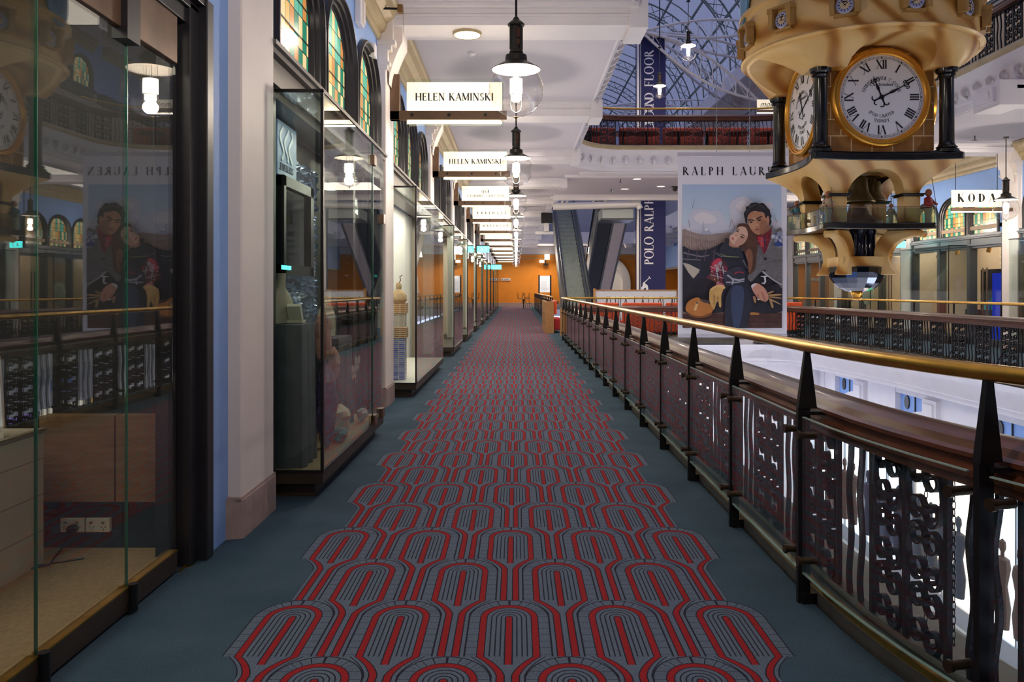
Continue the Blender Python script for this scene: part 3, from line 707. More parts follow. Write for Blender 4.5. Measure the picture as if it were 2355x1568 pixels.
def lamp(loc,label,grp,e=24):
    global used_lamp
    o=lampproto if not used_lamp else copytree(lampproto)
    used_lamp=True; o.location=loc; o['label']=label; o['group']=grp
    if e: light('globe_light','POINT',(loc[0],loc[1],loc[2]-.17),e,WARM,.06)
used_lamp=False
for i,y in enumerate(LAMP_Y):
    lamp((0,y,3.36),('large clear globe pendant lamp in the foreground overlapping the nearest lit HELEN KAMINSKI sign' if i==0 else ('%s clear globe pendant lamp in the row down the left walkway'%ORD[i] if i<11 else '%s globe pendant lamp overhead behind the camera'%ORD[i-11])),'globe pendants down the left walkway',58)
lamp((10.9,17.9,3.25),'clear globe pendant lamp hanging before the KODA sign on the right','globe pendants of the right gallery',75)
for i,(x,y) in enumerate([(10.4,23.0),(10.4,28.2),(10.4,12.6),(10.4,7.4)]): lamp((x,y,3.36),'%s globe pendant lamp of the right gallery away from the KODA sign'%ORD[i],'globe pendants of the right gallery',75)
# two pendants hung on long cords inside the second void
def smalllamp(px,py,wd,ytop,label):
    d=.524*F/wd; p=W(px,py,d); o=copytree(lampproto); o.location=p; o['label']=label; o['group']='globe pendants hung high in the atrium'
    b=B(); zt=CH+(CY-ytop)*d/F; b.cyl((0,0,1.55),(0,0,zt-p[2]),.02,n=6); q=obj('cord',b,BLK,None); q.parent=o
    light('globe_light','POINT',(p[0],p[1],p[2]-.2),30,WARM,.06)
smalllamp(1583,120,39,-120,'upper of the two globe lamps hung on cords before the white steel spokes')
smalllamp(1517,210,33.5,-90,'lower of the two globe lamps hung on cords, overlapping the navy banner')
# ------------------------------------------------------------ projecting signs
def sign(y,lines,label,fx=fxL,grp='lit projecting shop signs on the left walkway',flip=1,e=8,w=1.22,ext=1.28,zo=0,k=0):
    # lines: list of (string, z, height, width, serif, sp, T)
    t=thing('projecting_sign',(fx(.1),y,3.9+zo),label,'sign',grp)
    sx=1 if fx(1)>fx(0) else -1
    b=B(); b.box(fx(.10),y-.05,3.60+zo,fx(.22),y+.05,4.18+zo); b.box(fx(.10),y-.05,3.60+zo,fx(.10+1.48),y+.05,3.715+zo); obj('bracket',b,BRONZE,t,smooth=0,bevel=.006)
    for q in (.38,.85,1.31): b=B(); b.cyl((fx(q),y-.056,3.66+zo),(fx(q),y-.05,3.66+zo),.022); obj('screw',b,BLK,t)
    x0,x1=fx(.30),fx(.30+w)
    b=B(); b.box(min(x0,x1),y+.052,3.565+zo,max(x0,x1),y+.068,4.10+zo); obj('sign_panel',b,SIGNM,t,smooth=0)
    b=B(); b.box(fx(.30),y+.078,3.54+zo,fx(.30+w+.02),y+.086,4.15+zo); obj('glass_backing',b,GL,t,smooth=0)
    b=B(); b.box(fx(.32),y-.045,3.57+zo,fx(.28+w),y+.045,3.595+zo); b.box(fx(.32),y-.04,3.72+zo,fx(.28+w),y+.04,3.735+zo); obj('light_tube',b,TUBE,t,smooth=0)
    b=B(); xc=(x0+x1)/2
    for (s,z,h,wd,ser,sp,T) in lines: text(b,s,(xc,y+.0515,z+zo),(1,0,0),(0,0,1),h,width=wd,sp=sp,T=T,t=.07 if ser else T,ser=ser,center=True)
    obj('sign_lettering',b,TXT,t,smooth=0)
    if e: light('sign_light','AREA',(xc,y,3.53+zo),e,WARM,1.1,.08); light('sign_light','AREA',(xc,y+.03,3.75+zo),e*.12,WARM,1.1,.08,rot=(PI,0,0))
    return t
SY=[10.25+5.2*i for i in range(11)]
HK=[('HELEN KAMINSKI',3.865,.098,1.0,True,.06,.20)]
KG=[('KARENGEE',3.86,.085,.95,False,.5,.17)]
SG=[(HK,'nearest lit cream sign reading HELEN KAMINSKI on a dark bracket'),(HK,'second lit cream sign reading HELEN KAMINSKI, behind the nearest one'),
([('THE',4.03,.035,.12,True,.1,.18),('QVB',3.93,.075,.2,True,.1,.2),('CASHMERE COLLECTION',3.82,.065,.95,True,.1,.18)],'lit cream sign reading The QVB Cashmere Collection'),
(KG,'lit sign reading KARENGEE just behind the Cashmere Collection sign'),(KG,'second lit sign reading KARENGEE, further down the walkway')]
for i,y in enumerate(SY):
    ln,lb=SG[i] if i<5 else ([],'%s lit projecting sign along the left walkway, too far to read'%ORD[i])
    sign(y,ln,lb,e=9 if i<7 else 6)
# KODA and other signs on the right side
def rsign(x0,x1,y,z0,z1,lines,label,col=SIGNM):
    t=thing('hanging_sign',((x0+x1)/2,y,z0),label,'sign')
    b=B(); b.box(x0,y-.01,z0,x1,y+.01,z1); obj('sign_panel',b,col,t,smooth=0)
    b=B(); b.box(x0,y-.03,z0-.10,x1+.35,y+.03,z0-.02); obj('bracket',b,BRONZE,t,smooth=0)
    b=B(); b.box(x0,y-.025,z0-.13,x1,y+.025,z0-.105); obj('light_tube',b,TUBE,t,smooth=0)
    b=B()
    for (s,z,h,wd,ser,sp,T) in lines: text(b,s,((x0+x1)/2,y-.012,z),(1,0,0),(0,0,1),h,width=wd,sp=sp,T=T,t=.04 if ser else T,ser=ser,center=True)
    obj('sign_lettering',b,TXT,t,smooth=0)
    light('sign_light','AREA',((x0+x1)/2,y,z0-.15),10,WARM,.9,.08)
    b=B()
    for q in (x0+.1,x1-.1):
        if z1<4.9: b.cyl((q,y,z1),(q,y,4.95),.008,n=6)
    if z1>4.9: b.box(x1,y-.03,z0-.1,XR-.001,y+.03,z0-.03)
    obj('hanger',b,BLK,t)
d=19.3; x0,_,z1=W(2188,437,d); x1,_,z0=W(2303,476,d)
rsign(x0,x1,d,z0,z1,[('KODA',z0+.12,.20,.90,True,.3,.26)],'lit cream sign reading KODA beside the right globe lamp')
d=28.; x0,_,z1=W(1741,229,d); x1,_,z0=W(1796,252,d)
rsign(x0,x1,d,z0,z1,[],'lit shop sign on the top gallery behind the clock reading moine in script')
def fonttext(s,loc,size,m,parent,rot=(PI/2,0,0),align='CENTER',shear=0,name='sign_lettering'):
    c=bpy.data.curves.new(name,'FONT'); c.body=s; c.size=size; c.align_x=align; c.extrude=.001; c.shear=shear; c.materials.append(m)
    o=bpy.data.objects.new(name,c); C.objects.link(o); bpy.context.view_layer.update()
    me=bpy.data.meshes.new_from_object(o.evaluated_get(bpy.context.evaluated_depsgraph_get())); bpy.data.objects.remove(o)
    q=bpy.data.objects.new(name,me); q.location=Vector(loc)-(wloc(parent) if parent else Vector()); q.rotation_euler=rot; q.parent=parent; C.objects.link(q); return q
sg=[o for o in bpy.data.objects if o.get('label','').startswith('lit shop sign on the top')][0]
fonttext('moine',((x0+x1)/2,d-.014,z0+.1),.26,TXT,sg,shear=.5)
# ------------------------------------------------------------ exit signs
for i,(px,py,d,s) in enumerate([(1111,573,27,28),(1143,614,46,20),(2066,562,24.,30)]):
    x,_,z=W(px,py,d); hw=s*d/F/2; t=thing('exit_sign',(x,d,z),['nearer green-blue lit running man exit sign over the left walkway','further green-blue lit exit sign over the left walkway','green-blue lit exit sign in the right gallery beside the clock'][i],'exit sign')
    hh=hw*.5
    b=B(); b.box(x-hw,d-.03,z-hh,x+hw,d+.03,z+hh); obj('lit_panel',b,EXITM,t,smooth=0)
    b=B(); b.box(x-hw-.02,d-.04,z+hh,x+hw+.02,d+.04,z+hh+.04); b.box(x-hw-.05,d-.04,z-hh,x-hw-.0,d+.04,z+hh+.25); b.box(x-hw-.03,d-.01,z+hh,x-hw-.01,d+.01,4.95); obj('housing',b,BLK,t,smooth=0)
    b=B(); q=hh/.1; y=d-.034
    def S(p): return [(x-.06*q+u*q*.9,z+v*q*.9) for u,v in p]
    for p in ([(0,.03),(.025,.045),(.05,.03),(.03,-.01),(.05,-.04),(.035,-.07),(.02,-.07),(.03,-.04),(0,-.02),(-.02,-.06),(-.05,-.06),(-.05,-.045),(-.03,-.045)],[(.03,.05),(.05,.05),(.05,.07),(.03,.07)],[(.09,-.07),(.17,-.07),(.17,.07),(.09,.07),(.09,.06),(.155,.06),(.155,-.06),(.09,-.06)]): b.plate(S(p),y,y+.002)
    obj('running_man_symbol',b,WTXT,t,smooth=0)
# ------------------------------------------------------------ glass display cases
def cases(fx,y0,y1,label,grp,inner=None,top=2.81,ends=True,bk=-.30,fo=.365,dark=False):
    t=thing('display_case',(fx(.17),(y0+y1)/2,0),label,'display case',grp)
    b=B(); b.box(fx(-.05),y0+.08,0,fx(fo-.07),y1-.08,.105); obj('plinth',b,DKWOOD,t,smooth=0)
    b=B(); b.box(fx(-.05),y0,.105,fx(fo),y1,.185); obj('base',b,DKWOOD,t,smooth=0,bevel=.004)
    b=B(); b.box(fx(bk),y0+.02,.186,fx(fo-.02),y1-.02,.20); obj('display_floor',b,inner or BEIGEC,t,smooth=0)
    b=B(); b.box(fx(fo-.012),y0+.02,.186,fx(fo),y1-.02,top); obj('front_glass',b,GL,t,smooth=0)
    if ends:
        b=B(); b.box(fx(-.02),y0,.186,fx(fo),y0+.012,top); obj('end_glass',b,GLD if dark else GL,t,smooth=0)
        b=B(); b.box(fx(-.02),y1-.012,.186,fx(fo),y1,top); obj('end_glass',b,GL,t,smooth=0)
    b=B(); b.box(fx(fo-.014),y0-.004,.185,fx(fo+.006),y0+.02,top+.01); b.box(fx(-.02),y0-.004,top,fx(fo+.006),y0+.014,top+.022); b.box(fx(fo-.014),y0,top,fx(fo+.006),y1,top+.018); b.box(fx(-.02),y1-.014,top,fx(fo),y1,top+.018); b.box(fx(-.0),y0-.002,.18,fx(fo+.003),y0+.014,.20); b.box(fx(fo-.016),y0,.182,fx(fo+.004),y1,.20)
    obj('edge_trim',b,BLK if not dark else BLK,t,smooth=0)
    b=B(); b.box(fx(bk),y0+.02,top+.002,fx(fo-.02),y1-.02,top+.012); obj('top_panel',b,GL,t,smooth=0)
    return t
CASEG='glass display cases along the left shopfronts'
c1=cases(fxL,5.55,8.10,'nearest glass display case holding jewellery busts and crystals',CASEG,dark=True,inner=M('pale_oak_shelf',(.42,.29,.16),.5,noise=.3,nscale=3,stretch=(8,1,1)))
CD=[(10.75,14.75),(17.3,20.2)]+[(20.6+5.2*i+1.5,20.6+5.2*i+4.75) for i in range(8)]
for i,(a,c) in enumerate(CD): cases(fxL,a,c,('second glass display case lined in white with tiled blue stands and gourd bags' if i==0 else '%s glass display case along the left shopfronts'%ORD[i+1]),CASEG,inner=M('white_shelf',(.75,.70,.62),.5) if i==0 else DKWOOD)
# timber and dark pieces around the case bays: panels behind the glass
bk=thing('shopfront',(-2.0,7,0),'dark shopfront framing behind the nearest display case','shopfront')
for y in (5.44,8.15,9.75): b=B(); b.box(-1.80,y-.05,0,-1.64,y+.05,2.79); obj('post',b,DARK,bk,smooth=0)
b=B(); b.box(-2.02,5.33,.0,-1.98,8.2,2.79); obj('back_panel',b,M('dark_case_back',(.06,.055,.05),.5),bk,smooth=0)
b=B(); b.box(-2.02,8.2,0,-1.98,9.8,2.79); obj('entrance_panel',b,M('grey_green_door',(.10,.11,.11),.3),bk,smooth=0)
b=B(); b.box(-1.79,8.25,.02,-1.775,8.95,2.7); b.box(-1.79,9.0,.02,-1.775,9.7,2.7); obj('door_glass',b,GL,bk,smooth=0)
# crystal / textured lining of the first case
b=B(); random.seed(3)
vs=[];NY,NZ=34,60
for i in range(NY+1):
    for j in range(NZ+1):
        y=6.1+1.5*i/NY; z=1.1+1.45*j/NZ
        vs.append((-1.93+.06*((i+j)%2)*random.random()+.03*random.random(),y+.012*random.random(),z+.012*random.random()))
b.add(vs,[(i*(NZ+1)+j,(i+1)*(NZ+1)+j,(i+1)*(NZ+1)+j+1,i*(NZ+1)+j+1) for i in range(NY) for j in range(NZ)])
o=obj('shell_wall_hanging',b,M('silver_shell',(.50,.60,.74),.22,.75),smooth=0,base=(-1.9,6.8,1.1),recalc=False); tag(o,'silvery shell-textured hanging behind the screens in the nearest display case','wall hanging')
# lit poster + screen
t=thing('jewellers_sign',(-1.83,5.95,2.1),'blue sign with swirling emblem reading JEWELLERS in the nearest display case','sign')
b=B(); b.box(-1.86,6.17,2.34,-1.83,6.70,2.76); obj('sign_board',b,M('blue_sign_board',(.16,.26,.40),.4,emit=.12),t,smooth=0)
b=B()
for q in range(3): b.ribbon([(6.27+.12*q+.05*math.sin(k*.5+q),2.46+.26*k/14) for k in range(15)],.006,.030,c=(-1.826,0,0))
obj('emblem',b,M('pale_emblem',(.55,.65,.75),.4),t)
b=B(); text(b,'JEWELLERS',(-1.829,6.22,2.38),(0,1,0),(0,0,1),.055,width=.38,sp=.1); obj('sign_lettering',b,TXT,t,smooth=0)
t=thing('wall_screen',(-1.83,6.1,1.3),'dark wall screen hung in a black frame in the nearest display case','screen')
b=B(); b.box(-1.84,6.1,1.56,-1.76,7.0,1.64); b.box(-1.84,6.1,2.24,-1.76,7.0,2.32); b.box(-1.84,6.90,1.56,-1.76,7.0,2.32); b.box(-1.84,6.1,1.56,-1.76,6.16,2.32); obj('frame',b,BLK,t,smooth=0)
b=B(); b.box(-1.82,6.14,1.60,-1.79,6.94,2.28); obj('screen_glass',b,M('screen_black',(.01,.012,.015),.05),t,smooth=0)
t=thing('lit_indicator_bar',(-1.75,5.9,1.58),'small turquoise lit bar below the wall screen','light')
b=B(); b.box(-1.757,6.02,1.60,-1.75,6.16,1.63); b.box(-1.757,6.19,1.60,-1.75,6.26,1.63); obj('lit_strip',b,EXITM,t,smooth=0)
# draped plinths with busts
def drape(x0,y0,x1,y1,z0,z1,label,m):
    b=B(); n=48; vs=[]; cx,cy=(x0+x1)/2,(y0+y1)/2; lv=[(0,.0),(.02,.01),(.1,.02),(.4,.03),(.75,.045),(1,.06)]
    vs.append((cx,cy,z1))
    for l,fl in lv:
        for i in range(n):
            a=2*PI*i/n; c,s=math.cos(a),math.sin(a); k=1/max(abs(c),abs(s)); r=1+fl*(1+.9*math.sin(9*a))*1.2*(1 if l else 0)
            vs.append((cx+(x1-x0)/2*c*k*r,cy+(y1-y0)/2*s*k*r,z1-(z1-z0)*l))
    fs=[(0,1+i,1+(i+1)%n) for i in range(n)]
    for j in range(len(lv)-1):
        for i in range(n): fs.append((1+j*n+i,1+j*n+(i+1)%n,1+(j+1)*n+(i+1)%n,1+(j+1)*n+i))
    b.add(vs,fs); o=obj('draped_plinth',b,m,base=(cx,cy,z0),recalc=True); tag(o,label,'display plinth','draped plinths in the nearest display case'); return o
DR=M('slate_drape',(.09,.11,.13),.75,noise=.3,nscale=8); DR2=M('blue_drape',(.10,.15,.24),.6,noise=.3,nscale=8)
drape(-1.93,5.62,-1.50,5.95,.20,1.20,'tall slate cloth-draped plinth at the near end of the jewellery case',DR)
drape(-1.90,6.02,-1.62,6.28,.20,.92,'lower blue cloth-draped plinth behind the tall one in the jewellery case',DR2)
drape(-1.92,7.0,-1.55,7.55,.20,1.02,'far dark cloth-draped plinth carrying a necklace bust',DR)
def bust(x,y,z,s,label,m,ang=0):
    b=B(); n=14; pr=[]
    vs=[];fs=[]
    rings=[(0,.19,.05,0),(.10,.21,.05,0),(.22,.19,.055,0),(.30,.12,.05,.0),(.36,.055,.045,.0),(.46,.045,.042,-.01),(.50,.05,.045,-.01)]
    for h,rx,ry,oy in rings:
        for i in range(n):
            a=2*PI*i/n; vs.append((rx*math.cos(a)*s,(ry*math.sin(a)+oy)*s,h*s))
    for j in range(len(rings)-1):
        for i in range(n): k=(i+1)%n; fs.append((j*n+i,j*n+k,(j+1)*n+k,(j+1)*n+i))
    fs+=[tuple(range(n-1,-1,-1)),tuple((len(rings)-1)*n+i for i in range(n))]
    b.add(vs,fs,Matrix.Translation((x,y,z))@Matrix.Rotation(ang,4,'Z'))
    o=obj('necklace_bust',b,m,base=(x,y,z)); tag(o,label,'bust','necklace busts in the nearest display case')
LIN=M('linen_bust',(.55,.48,.36),.8,noise=.1)
bust(-1.70,5.80,1.205,.72,'pale necklace bust on the tall draped plinth at the near end',LIN,1.2)
bust(-1.72,7.28,1.025,.85,'linen necklace bust in the middle of the jewellery case with beads',LIN,1.35)
def book(): pass
t=thing('ring_box',(-1.62,5.86,1.205),'small cream ring box leaning open on the tall draped plinth','box')
b=B(); T=Matrix.Translation((-1.60,5.86,1.205))@Matrix.Rotation(.5,4,'X'); b.box(-.05,-.02,0.015,.05,.02,.15,T); obj('lid',b,M('cream_box',(.75,.70,.55),.6),t,smooth=0,bevel=.004)
b=B(); b.box(-1.66,5.82,1.205,-1.55,5.93,1.225); obj('tray',b,M('cream_box',(.75,.70,.55),.6),t,smooth=0)
def rock(x,y,z,sx,sy,sz,m,name,label,cat,grp=None,seed=0,n=10):
    random.seed(seed); b=B(); vs=[(0,0,0)];R=n;K=14; fs=[]
    vs=[]
    for i in range(1,R):
        for k in range(K):
            a=PI*i/R; g=2*PI*k/K; r=1+random.uniform(-.22,.22); vs.append((x+sx*r*math.sin(a)*math.cos(g),y+sy*r*math.sin(a)*math.sin(g),z+sz-sz*math.cos(a)*(1+random.uniform(-.05,.05))))
    for i in range(R-2):
        for k in range(K): l=(k+1)%K; fs.append((i*K+k,i*K+l,(i+1)*K+l,(i+1)*K+k))
    fs+=[tuple(range(K-1,-1,-1)),tuple((R-2)*K+k for k in range(K))]
    b.add(vs,fs); o=obj(name,b,m,base=(x,y,z),smooth=20); tag(o,label,cat,grp)
PINK=M('rose_quartz',(.75,.38,.30),.35,noise=.3,nscale=12); AME=M('amethyst',(.16,.10,.22),.3,noise=.5,nscale=25)
rock(-1.52,6.33,.87,.07,.07,.20,PINK,'crystal','upper pink coral crystal beside the draped plinth','crystal',seed=1)
rock(-1.50,6.35,.21,.085,.085,.33,AME,'crystal','tall dark amethyst crystal standing under the pink one','crystal',seed=2,n=16)
rock(-1.50,6.60,.70,.05,.06,.14,PINK,'crystal','small pink crystal to the right of the larger pink one','crystal',seed=5)
rock(-1.50,6.78,.205,.10,.14,.14,M('cream_shell',(.70,.60,.42),.5,noise=.3),'shell','large cream shell on the floor of the jewellery case','shell',seed=3)
rock(-1.44,6.58,.205,.06,.08,.06,M('teal_glass_rock',(.12,.30,.30),.15,noise=.4),'crystal','teal glassy rock in front of the cream shell','crystal',seed=4)
rock(-1.46,7.62,.205,.05,.07,.06,M('cream_shell2',(.60,.55,.50),.4,noise=.3),'shell','small round shell at the far end of the jewellery case','shell',seed=6)
for i,(y,z) in enumerate([(7.05,.72),(7.2,.78)]):
    b=B()
    for s in (-1,1):
        b.ribbon([(y+s*.01,z),(y+s*.06,z+.06),(y+s*.09,z+.05),(y+s*.08,z)],.004,.03,c=(-1.42,0,0)); b.ribbon([(y+s*.01,z-.01),(y+s*.05,z-.05),(y+s*.07,z-.02)],.004,.03,c=(-1.42,0,0))
    b.cyl((-1.42,y,z-.04),(-1.42,y,z+.05),.006)
    o=obj('butterfly_ornament',b,M('pearl',(.65,.62,.5),.3),base=(-1.42,y,z)); tag(o,['nearer pearly butterfly ornament hanging in the jewellery case','further pearly butterfly ornament hanging in the jewellery case'][i],'ornament')
# panel of brighter white lining + tiled stands in second case
b=B(); b.box(-2.02,10.5,.0,-1.98,15.3,2.8); b.box(-2.0,10.55,0,-1.74,10.6,2.8); o=struct('case_lining',b,M('white_lining',(.80,.76,.72),.6),smooth=0)
def tiles(name,c1,c2):
    m=M(name,c1,.3); nt=m.node_tree; x=NX(nt); b=nt.nodes['Principled BSDF']; X,Y,Z=x.coords(); cv=x.node('ShaderNodeCombineXYZ'); nt.links.new((X+Y).s,cv.inputs[0]); nt.links.new(Z.s,cv.inputs[1])
    br=x.node('ShaderNodeTexBrick'); nt.links.new(cv.outputs[0],br.inputs[0]); br.offset=0; br.inputs['Scale'].default_value=1; br.inputs['Brick Width'].default_value=.085; br.inputs['Row Height'].default_value=.028; br.inputs['Mortar Size'].default_value=.004
    br.inputs[1].default_value=(*c1,1); br.inputs[2].default_value=(*c2,1); br.inputs[3].default_value=(.75,.68,.5,1); nt.links.new(br.outputs[0],b.inputs[0]); return m
TB=tiles('blue_tiles',(.06,.09,.55),(.28,.36,.72)); TO=tiles('amber_tiles',(.38,.15,.03),(.50,.22,.05)); TG=tiles('grey_tiles',(.45,.44,.42),(.55,.52,.5))
def stand(x,y,w,z1,cap,label,m,z0=.2):
    t=thing('tiled_stand',(x,y,.2),label,'display stand','tiled stands in the second display case')
    b=B(); b.box(x-w,y-w,z0,x+w,y+w,z1-.14 if cap else z1); obj('tiled_block',b,m,t,smooth=0)
    if cap: b=B(); b.box(x-w-.02,y-w-.02,z1-.14,x+w+.02,y+w+.02,z1); obj('cap',b,TO,t,smooth=0)
stand(-1.62,11.15,.09,.92,1,'blue and amber tiled stand nearest the glass in the second case',TB)
stand(-1.78,11.0,.08,1.06,0,'slim blue tiled stand against the side wall of the second case',TB)
stand(-1.68,11.5,.10,1.25,1,'tall grey tiled stand with amber cap behind the blue ones',TG)
for i,(x,y,z,s) in enumerate([(-1.68,11.5,1.25,1.0),(-1.78,11.0,1.06,.8)]):
    t=thing('gourd_bag',(x,y,z),['woven gourd-shaped bag on the tall grey tiled stand','woven gourd-shaped bag on the slim blue tiled stand'][i],'bag','woven bags in the second display case')
    b=B(); b.lathe([(0,.001),(.09*s,.0),(.12*s,.05*s),(.115*s,.11*s),(.07*s,.17*s),(.035*s,.20*s),(.045*s,.25*s),(.03*s,.29*s),(0,.30*s)],18,(x,y,z)); obj('body',b,M('woven_straw',(.62,.42,.22),.8,noise=.5,nscale=60),t)
    b=B(); b.tube([(x,y,z+.28*s),(x+.03,y,z+.33*s),(x+.015,y+.02,z+.38*s),(x+.05,y,z+.40*s)],.008,6); obj('tie',b,M('brown_cord',(.2,.1,.05),.8),t)
light('case_light','AREA',(-1.62,12.6,2.78),36,NEUT,.3,3.6)
light('case_light','AREA',(-1.62,6.9,2.78),7,WARM,.25,2.2)
for i,(a,c) in enumerate(CD[1:7]): light('case_light','AREA',(-1.62,(a+c)/2,2.78),14,WARM,.3,2.8)
# oak panel stand, red panel etc. inside the further cases
b=B(); b.box(-1.70,17.75,.2,-1.62,18.0,1.3); o=obj('timber_panel',b,M('blond_panel',(.75,.45,.2),.5),base=(-1.66,17.9,.2),smooth=0); tag(o,'blond timber panel standing in the third display case','panel')
b=B(); b.box(-1.80,17.5,1.32,-1.66,17.55,2.6); o=obj('dark_panel',b,M('umber_panel',(.09,.06,.05),.5),base=(-1.73,17.5,1.32),smooth=0); tag(o,'dark umber panel hanging above the timber panel in the third case','panel')
b=B(); b.box(-1.62,22.7,.2,-1.58,22.9,1.3); o=obj('red_panel',b,M('crimson_panel',(.35,.01,.03),.4),base=(-1.6,22.8,.2),smooth=0); tag(o,'crimson upright panel in the fourth display case','panel')
# mini glass door at the far end of the first case
t=thing('glass_hatch',(-1.34,7.85,1.5),'small hinged glass hatch at the far end of the nearest display case','glass door')
b=B(); b.box(-1.333,7.45,.22,-1.325,7.46,2.8); obj('glass_joint',b,EDGE,t,smooth=0)
for (y,z) in ((7.46,2.60),(7.98,2.10),(7.5,.19),(7.92,.19)): b=B(); b.box(-1.345,y-.05,z,-1.305,y+.07,z+.09); obj('hinge',b,BRONZE,t,smooth=0)
# fittings at pillar: white box and sensors by the cornice
for i,(y,z,w,h) in enumerate([(8.55,4.40,.10,.30),(9.35,4.22,.08,.16)]):
    t=thing('wall_sensor',(XL+.04,y,z),['white wall box above the third arched window','smaller white wall sensor beside the second pillar'][i],'wall box')
    b=B(); b.box(XL,y-w,z-h/2,XL+.07,y+w,z+h/2); obj('body',b,WHITE,t,smooth=0,bevel=.01)
    if i==0: b=B(); b.box(XL+.07,y-w*.2,z-h*.4,XL+.085,y+w*.8,z+h*.4); obj('cover',b,CREAM,t,smooth=0)
# ceiling lamp discs under the first beams and detectors
for i,y in enumerate(PILL_L[2:7]):
    t=thing('ceiling_disc_light',(-.62,y,4.66),'%s round flat disc light under the ceiling beams of the left walkway'%ORD[i],'ceiling light','disc lights under the beams')
    b=B(); b.lathe([(0,4.70),(.16,4.70),(.17,4.67),(.12,4.655),(0,4.65)],24,(-.62,y,0)); obj('diffuser',b,DISC,t)
    b=B(); b.lathe([(.165,4.70),(.185,4.70),(.18,4.665),(.165,4.668)],24,(-.62,y,0)); obj('rim',b,TAN,t)
    light('disc_light','AREA',(-.62,y,4.64),16,WARM,.28)
x,_,z=W(1085,124,11.9)
t=thing('smoke_detector',(x,11.9,4.94),'small white smoke detector on the ceiling panel behind the first beam','smoke detector')
b=B(); b.lathe([(0,4.95),(.06,4.95),(.06,4.925),(.035,4.91),(.03,4.90),(0,4.895)],18,(x,11.9,0)); obj('body',b,WHITE,t)
CLAMP=M('dark_clamp',(.07,.045,.025),.35,.7)
# ------------------------------------------------------------ near shop (behind glass doors on the left)
d1=thing('door_1',(-1.75,3.3,0),None,None,kind='structure')
XD=-1.75
def pane(y0,y1): b=B(); b.box(XD-.006,y0,.10,XD+.006,y1,2.64); return obj('glass_pane',b,GLR,d1,smooth=0)
SE=[1.95,2.93,3.61,4.12]
for a,c in zip(SE[:-1],SE[1:]):
    pane(a+.004,c-.004)
    b=B(); b.box(XD-.02,a+.01,.015,XD+.02,c-.01,.115); obj('bottom_rail',b,DKWOOD,d1,smooth=0,bevel=.004)
    b=B(); b.box(XD-.022,a+.01,.115,XD+.022,c-.01,.122); obj('rail_edge',b,BRASS,d1,smooth=0)
    b=B(); b.box(XD-.02,a+.01,2.60,XD+.02,c-.01,2.84); obj('top_rail',b,BRONZE,d1,smooth=0,bevel=.004)
for y in SE[1:3]:
    b=B(); b.box(XD-.006,y-.0022,.1,XD+.0065,y+.0022,2.62); obj('glass_edge',b,EDGE,d1,smooth=0)
    b=B(); b.cyl((XD+.03,y,.01),(XD+.03,y,.13),.022); b.box(XD-.02,y-.03,.0,XD+.03,y+.03,.05); obj('pivot',b,BLK,d1)
b=B(); b.box(XD-.02,3.52,2.55,XD+.05,3.64,2.9); obj('patch_fitting',b,DARK,d1,smooth=0)
b=B(); b.box(XD-.10,4.12,0,XD-.02,4.20,2.9); b.box(XD-.10,4.20,0,XD+.05,4.375,2.95); b.box(XD+.03,4.30,0,XD+.10,4.39,3.0); b.box(XD-.10,1.2,2.84,XD+.03,4.3,2.92)
for o,z0,z1 in ((.05,2.92,2.96),(.09,2.96,3.0),(.05,3.0,3.08),(.03,3.08,3.3)): b.box(XD-.1,1.2,z0,XD+o,4.39,z1)
b.box(XD-.10,1.2,3.3,XD+.0,4.4,3.36)
obj('door_frame',b,DARK,d1,smooth=0,bevel=.005)
b=B(); b.box(XD+.02,4.12,.0,XD+.03,4.20,.012); b.box(XD+.031,4.2,0,XD+.05,4.27,.01); obj('worn_brass_strip',b,BRASS,d1,smooth=0)
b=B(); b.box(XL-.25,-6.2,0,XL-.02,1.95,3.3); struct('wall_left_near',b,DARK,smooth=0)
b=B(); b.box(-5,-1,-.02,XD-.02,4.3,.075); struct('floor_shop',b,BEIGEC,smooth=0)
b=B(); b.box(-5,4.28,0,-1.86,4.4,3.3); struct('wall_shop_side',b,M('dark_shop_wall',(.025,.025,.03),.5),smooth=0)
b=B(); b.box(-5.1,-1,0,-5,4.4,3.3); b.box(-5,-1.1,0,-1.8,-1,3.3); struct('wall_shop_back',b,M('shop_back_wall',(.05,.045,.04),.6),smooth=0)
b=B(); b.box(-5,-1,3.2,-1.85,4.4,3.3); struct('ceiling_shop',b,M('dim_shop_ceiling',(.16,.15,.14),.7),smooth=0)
b=B(); b.box(-2.49,4.20,.34,-2.10,4.279,.79); b.box(-2.09,4.20,.34,-1.88,4.279,.79); o=obj('low_cabinet',b,M('walnut_veneer',(.22,.13,.07),.5,noise=.3,nscale=5,stretch=(1,1,9)),base=(-2.2,4.24,.34),smooth=0); tag(o,'low brown cabinet fronts against the dark side wall inside the near shop','cabinet')
t=thing('shop_counter',(-2.7,3.2,.075),'white panelled counter inside the near shop behind the glass door','counter')
b=B(); b.box(-3.3,1.5,.075,-2.38,4.05,.75); obj('body',b,M('white_counter',(.55,.47,.37),.5,noise=.08),t,smooth=0)
b=B()
for z in (.24,.42,.60): b.box(-2.381,1.5,z,-2.3785,4.05,z+.004)
b.box(-2.4,1.5,.735,-2.37,4.06,.752); obj('panel_joints',b,M('counter_joint_brown',(.25,.2,.15),.6),t,smooth=0)  # brown joint lines and top edge strip
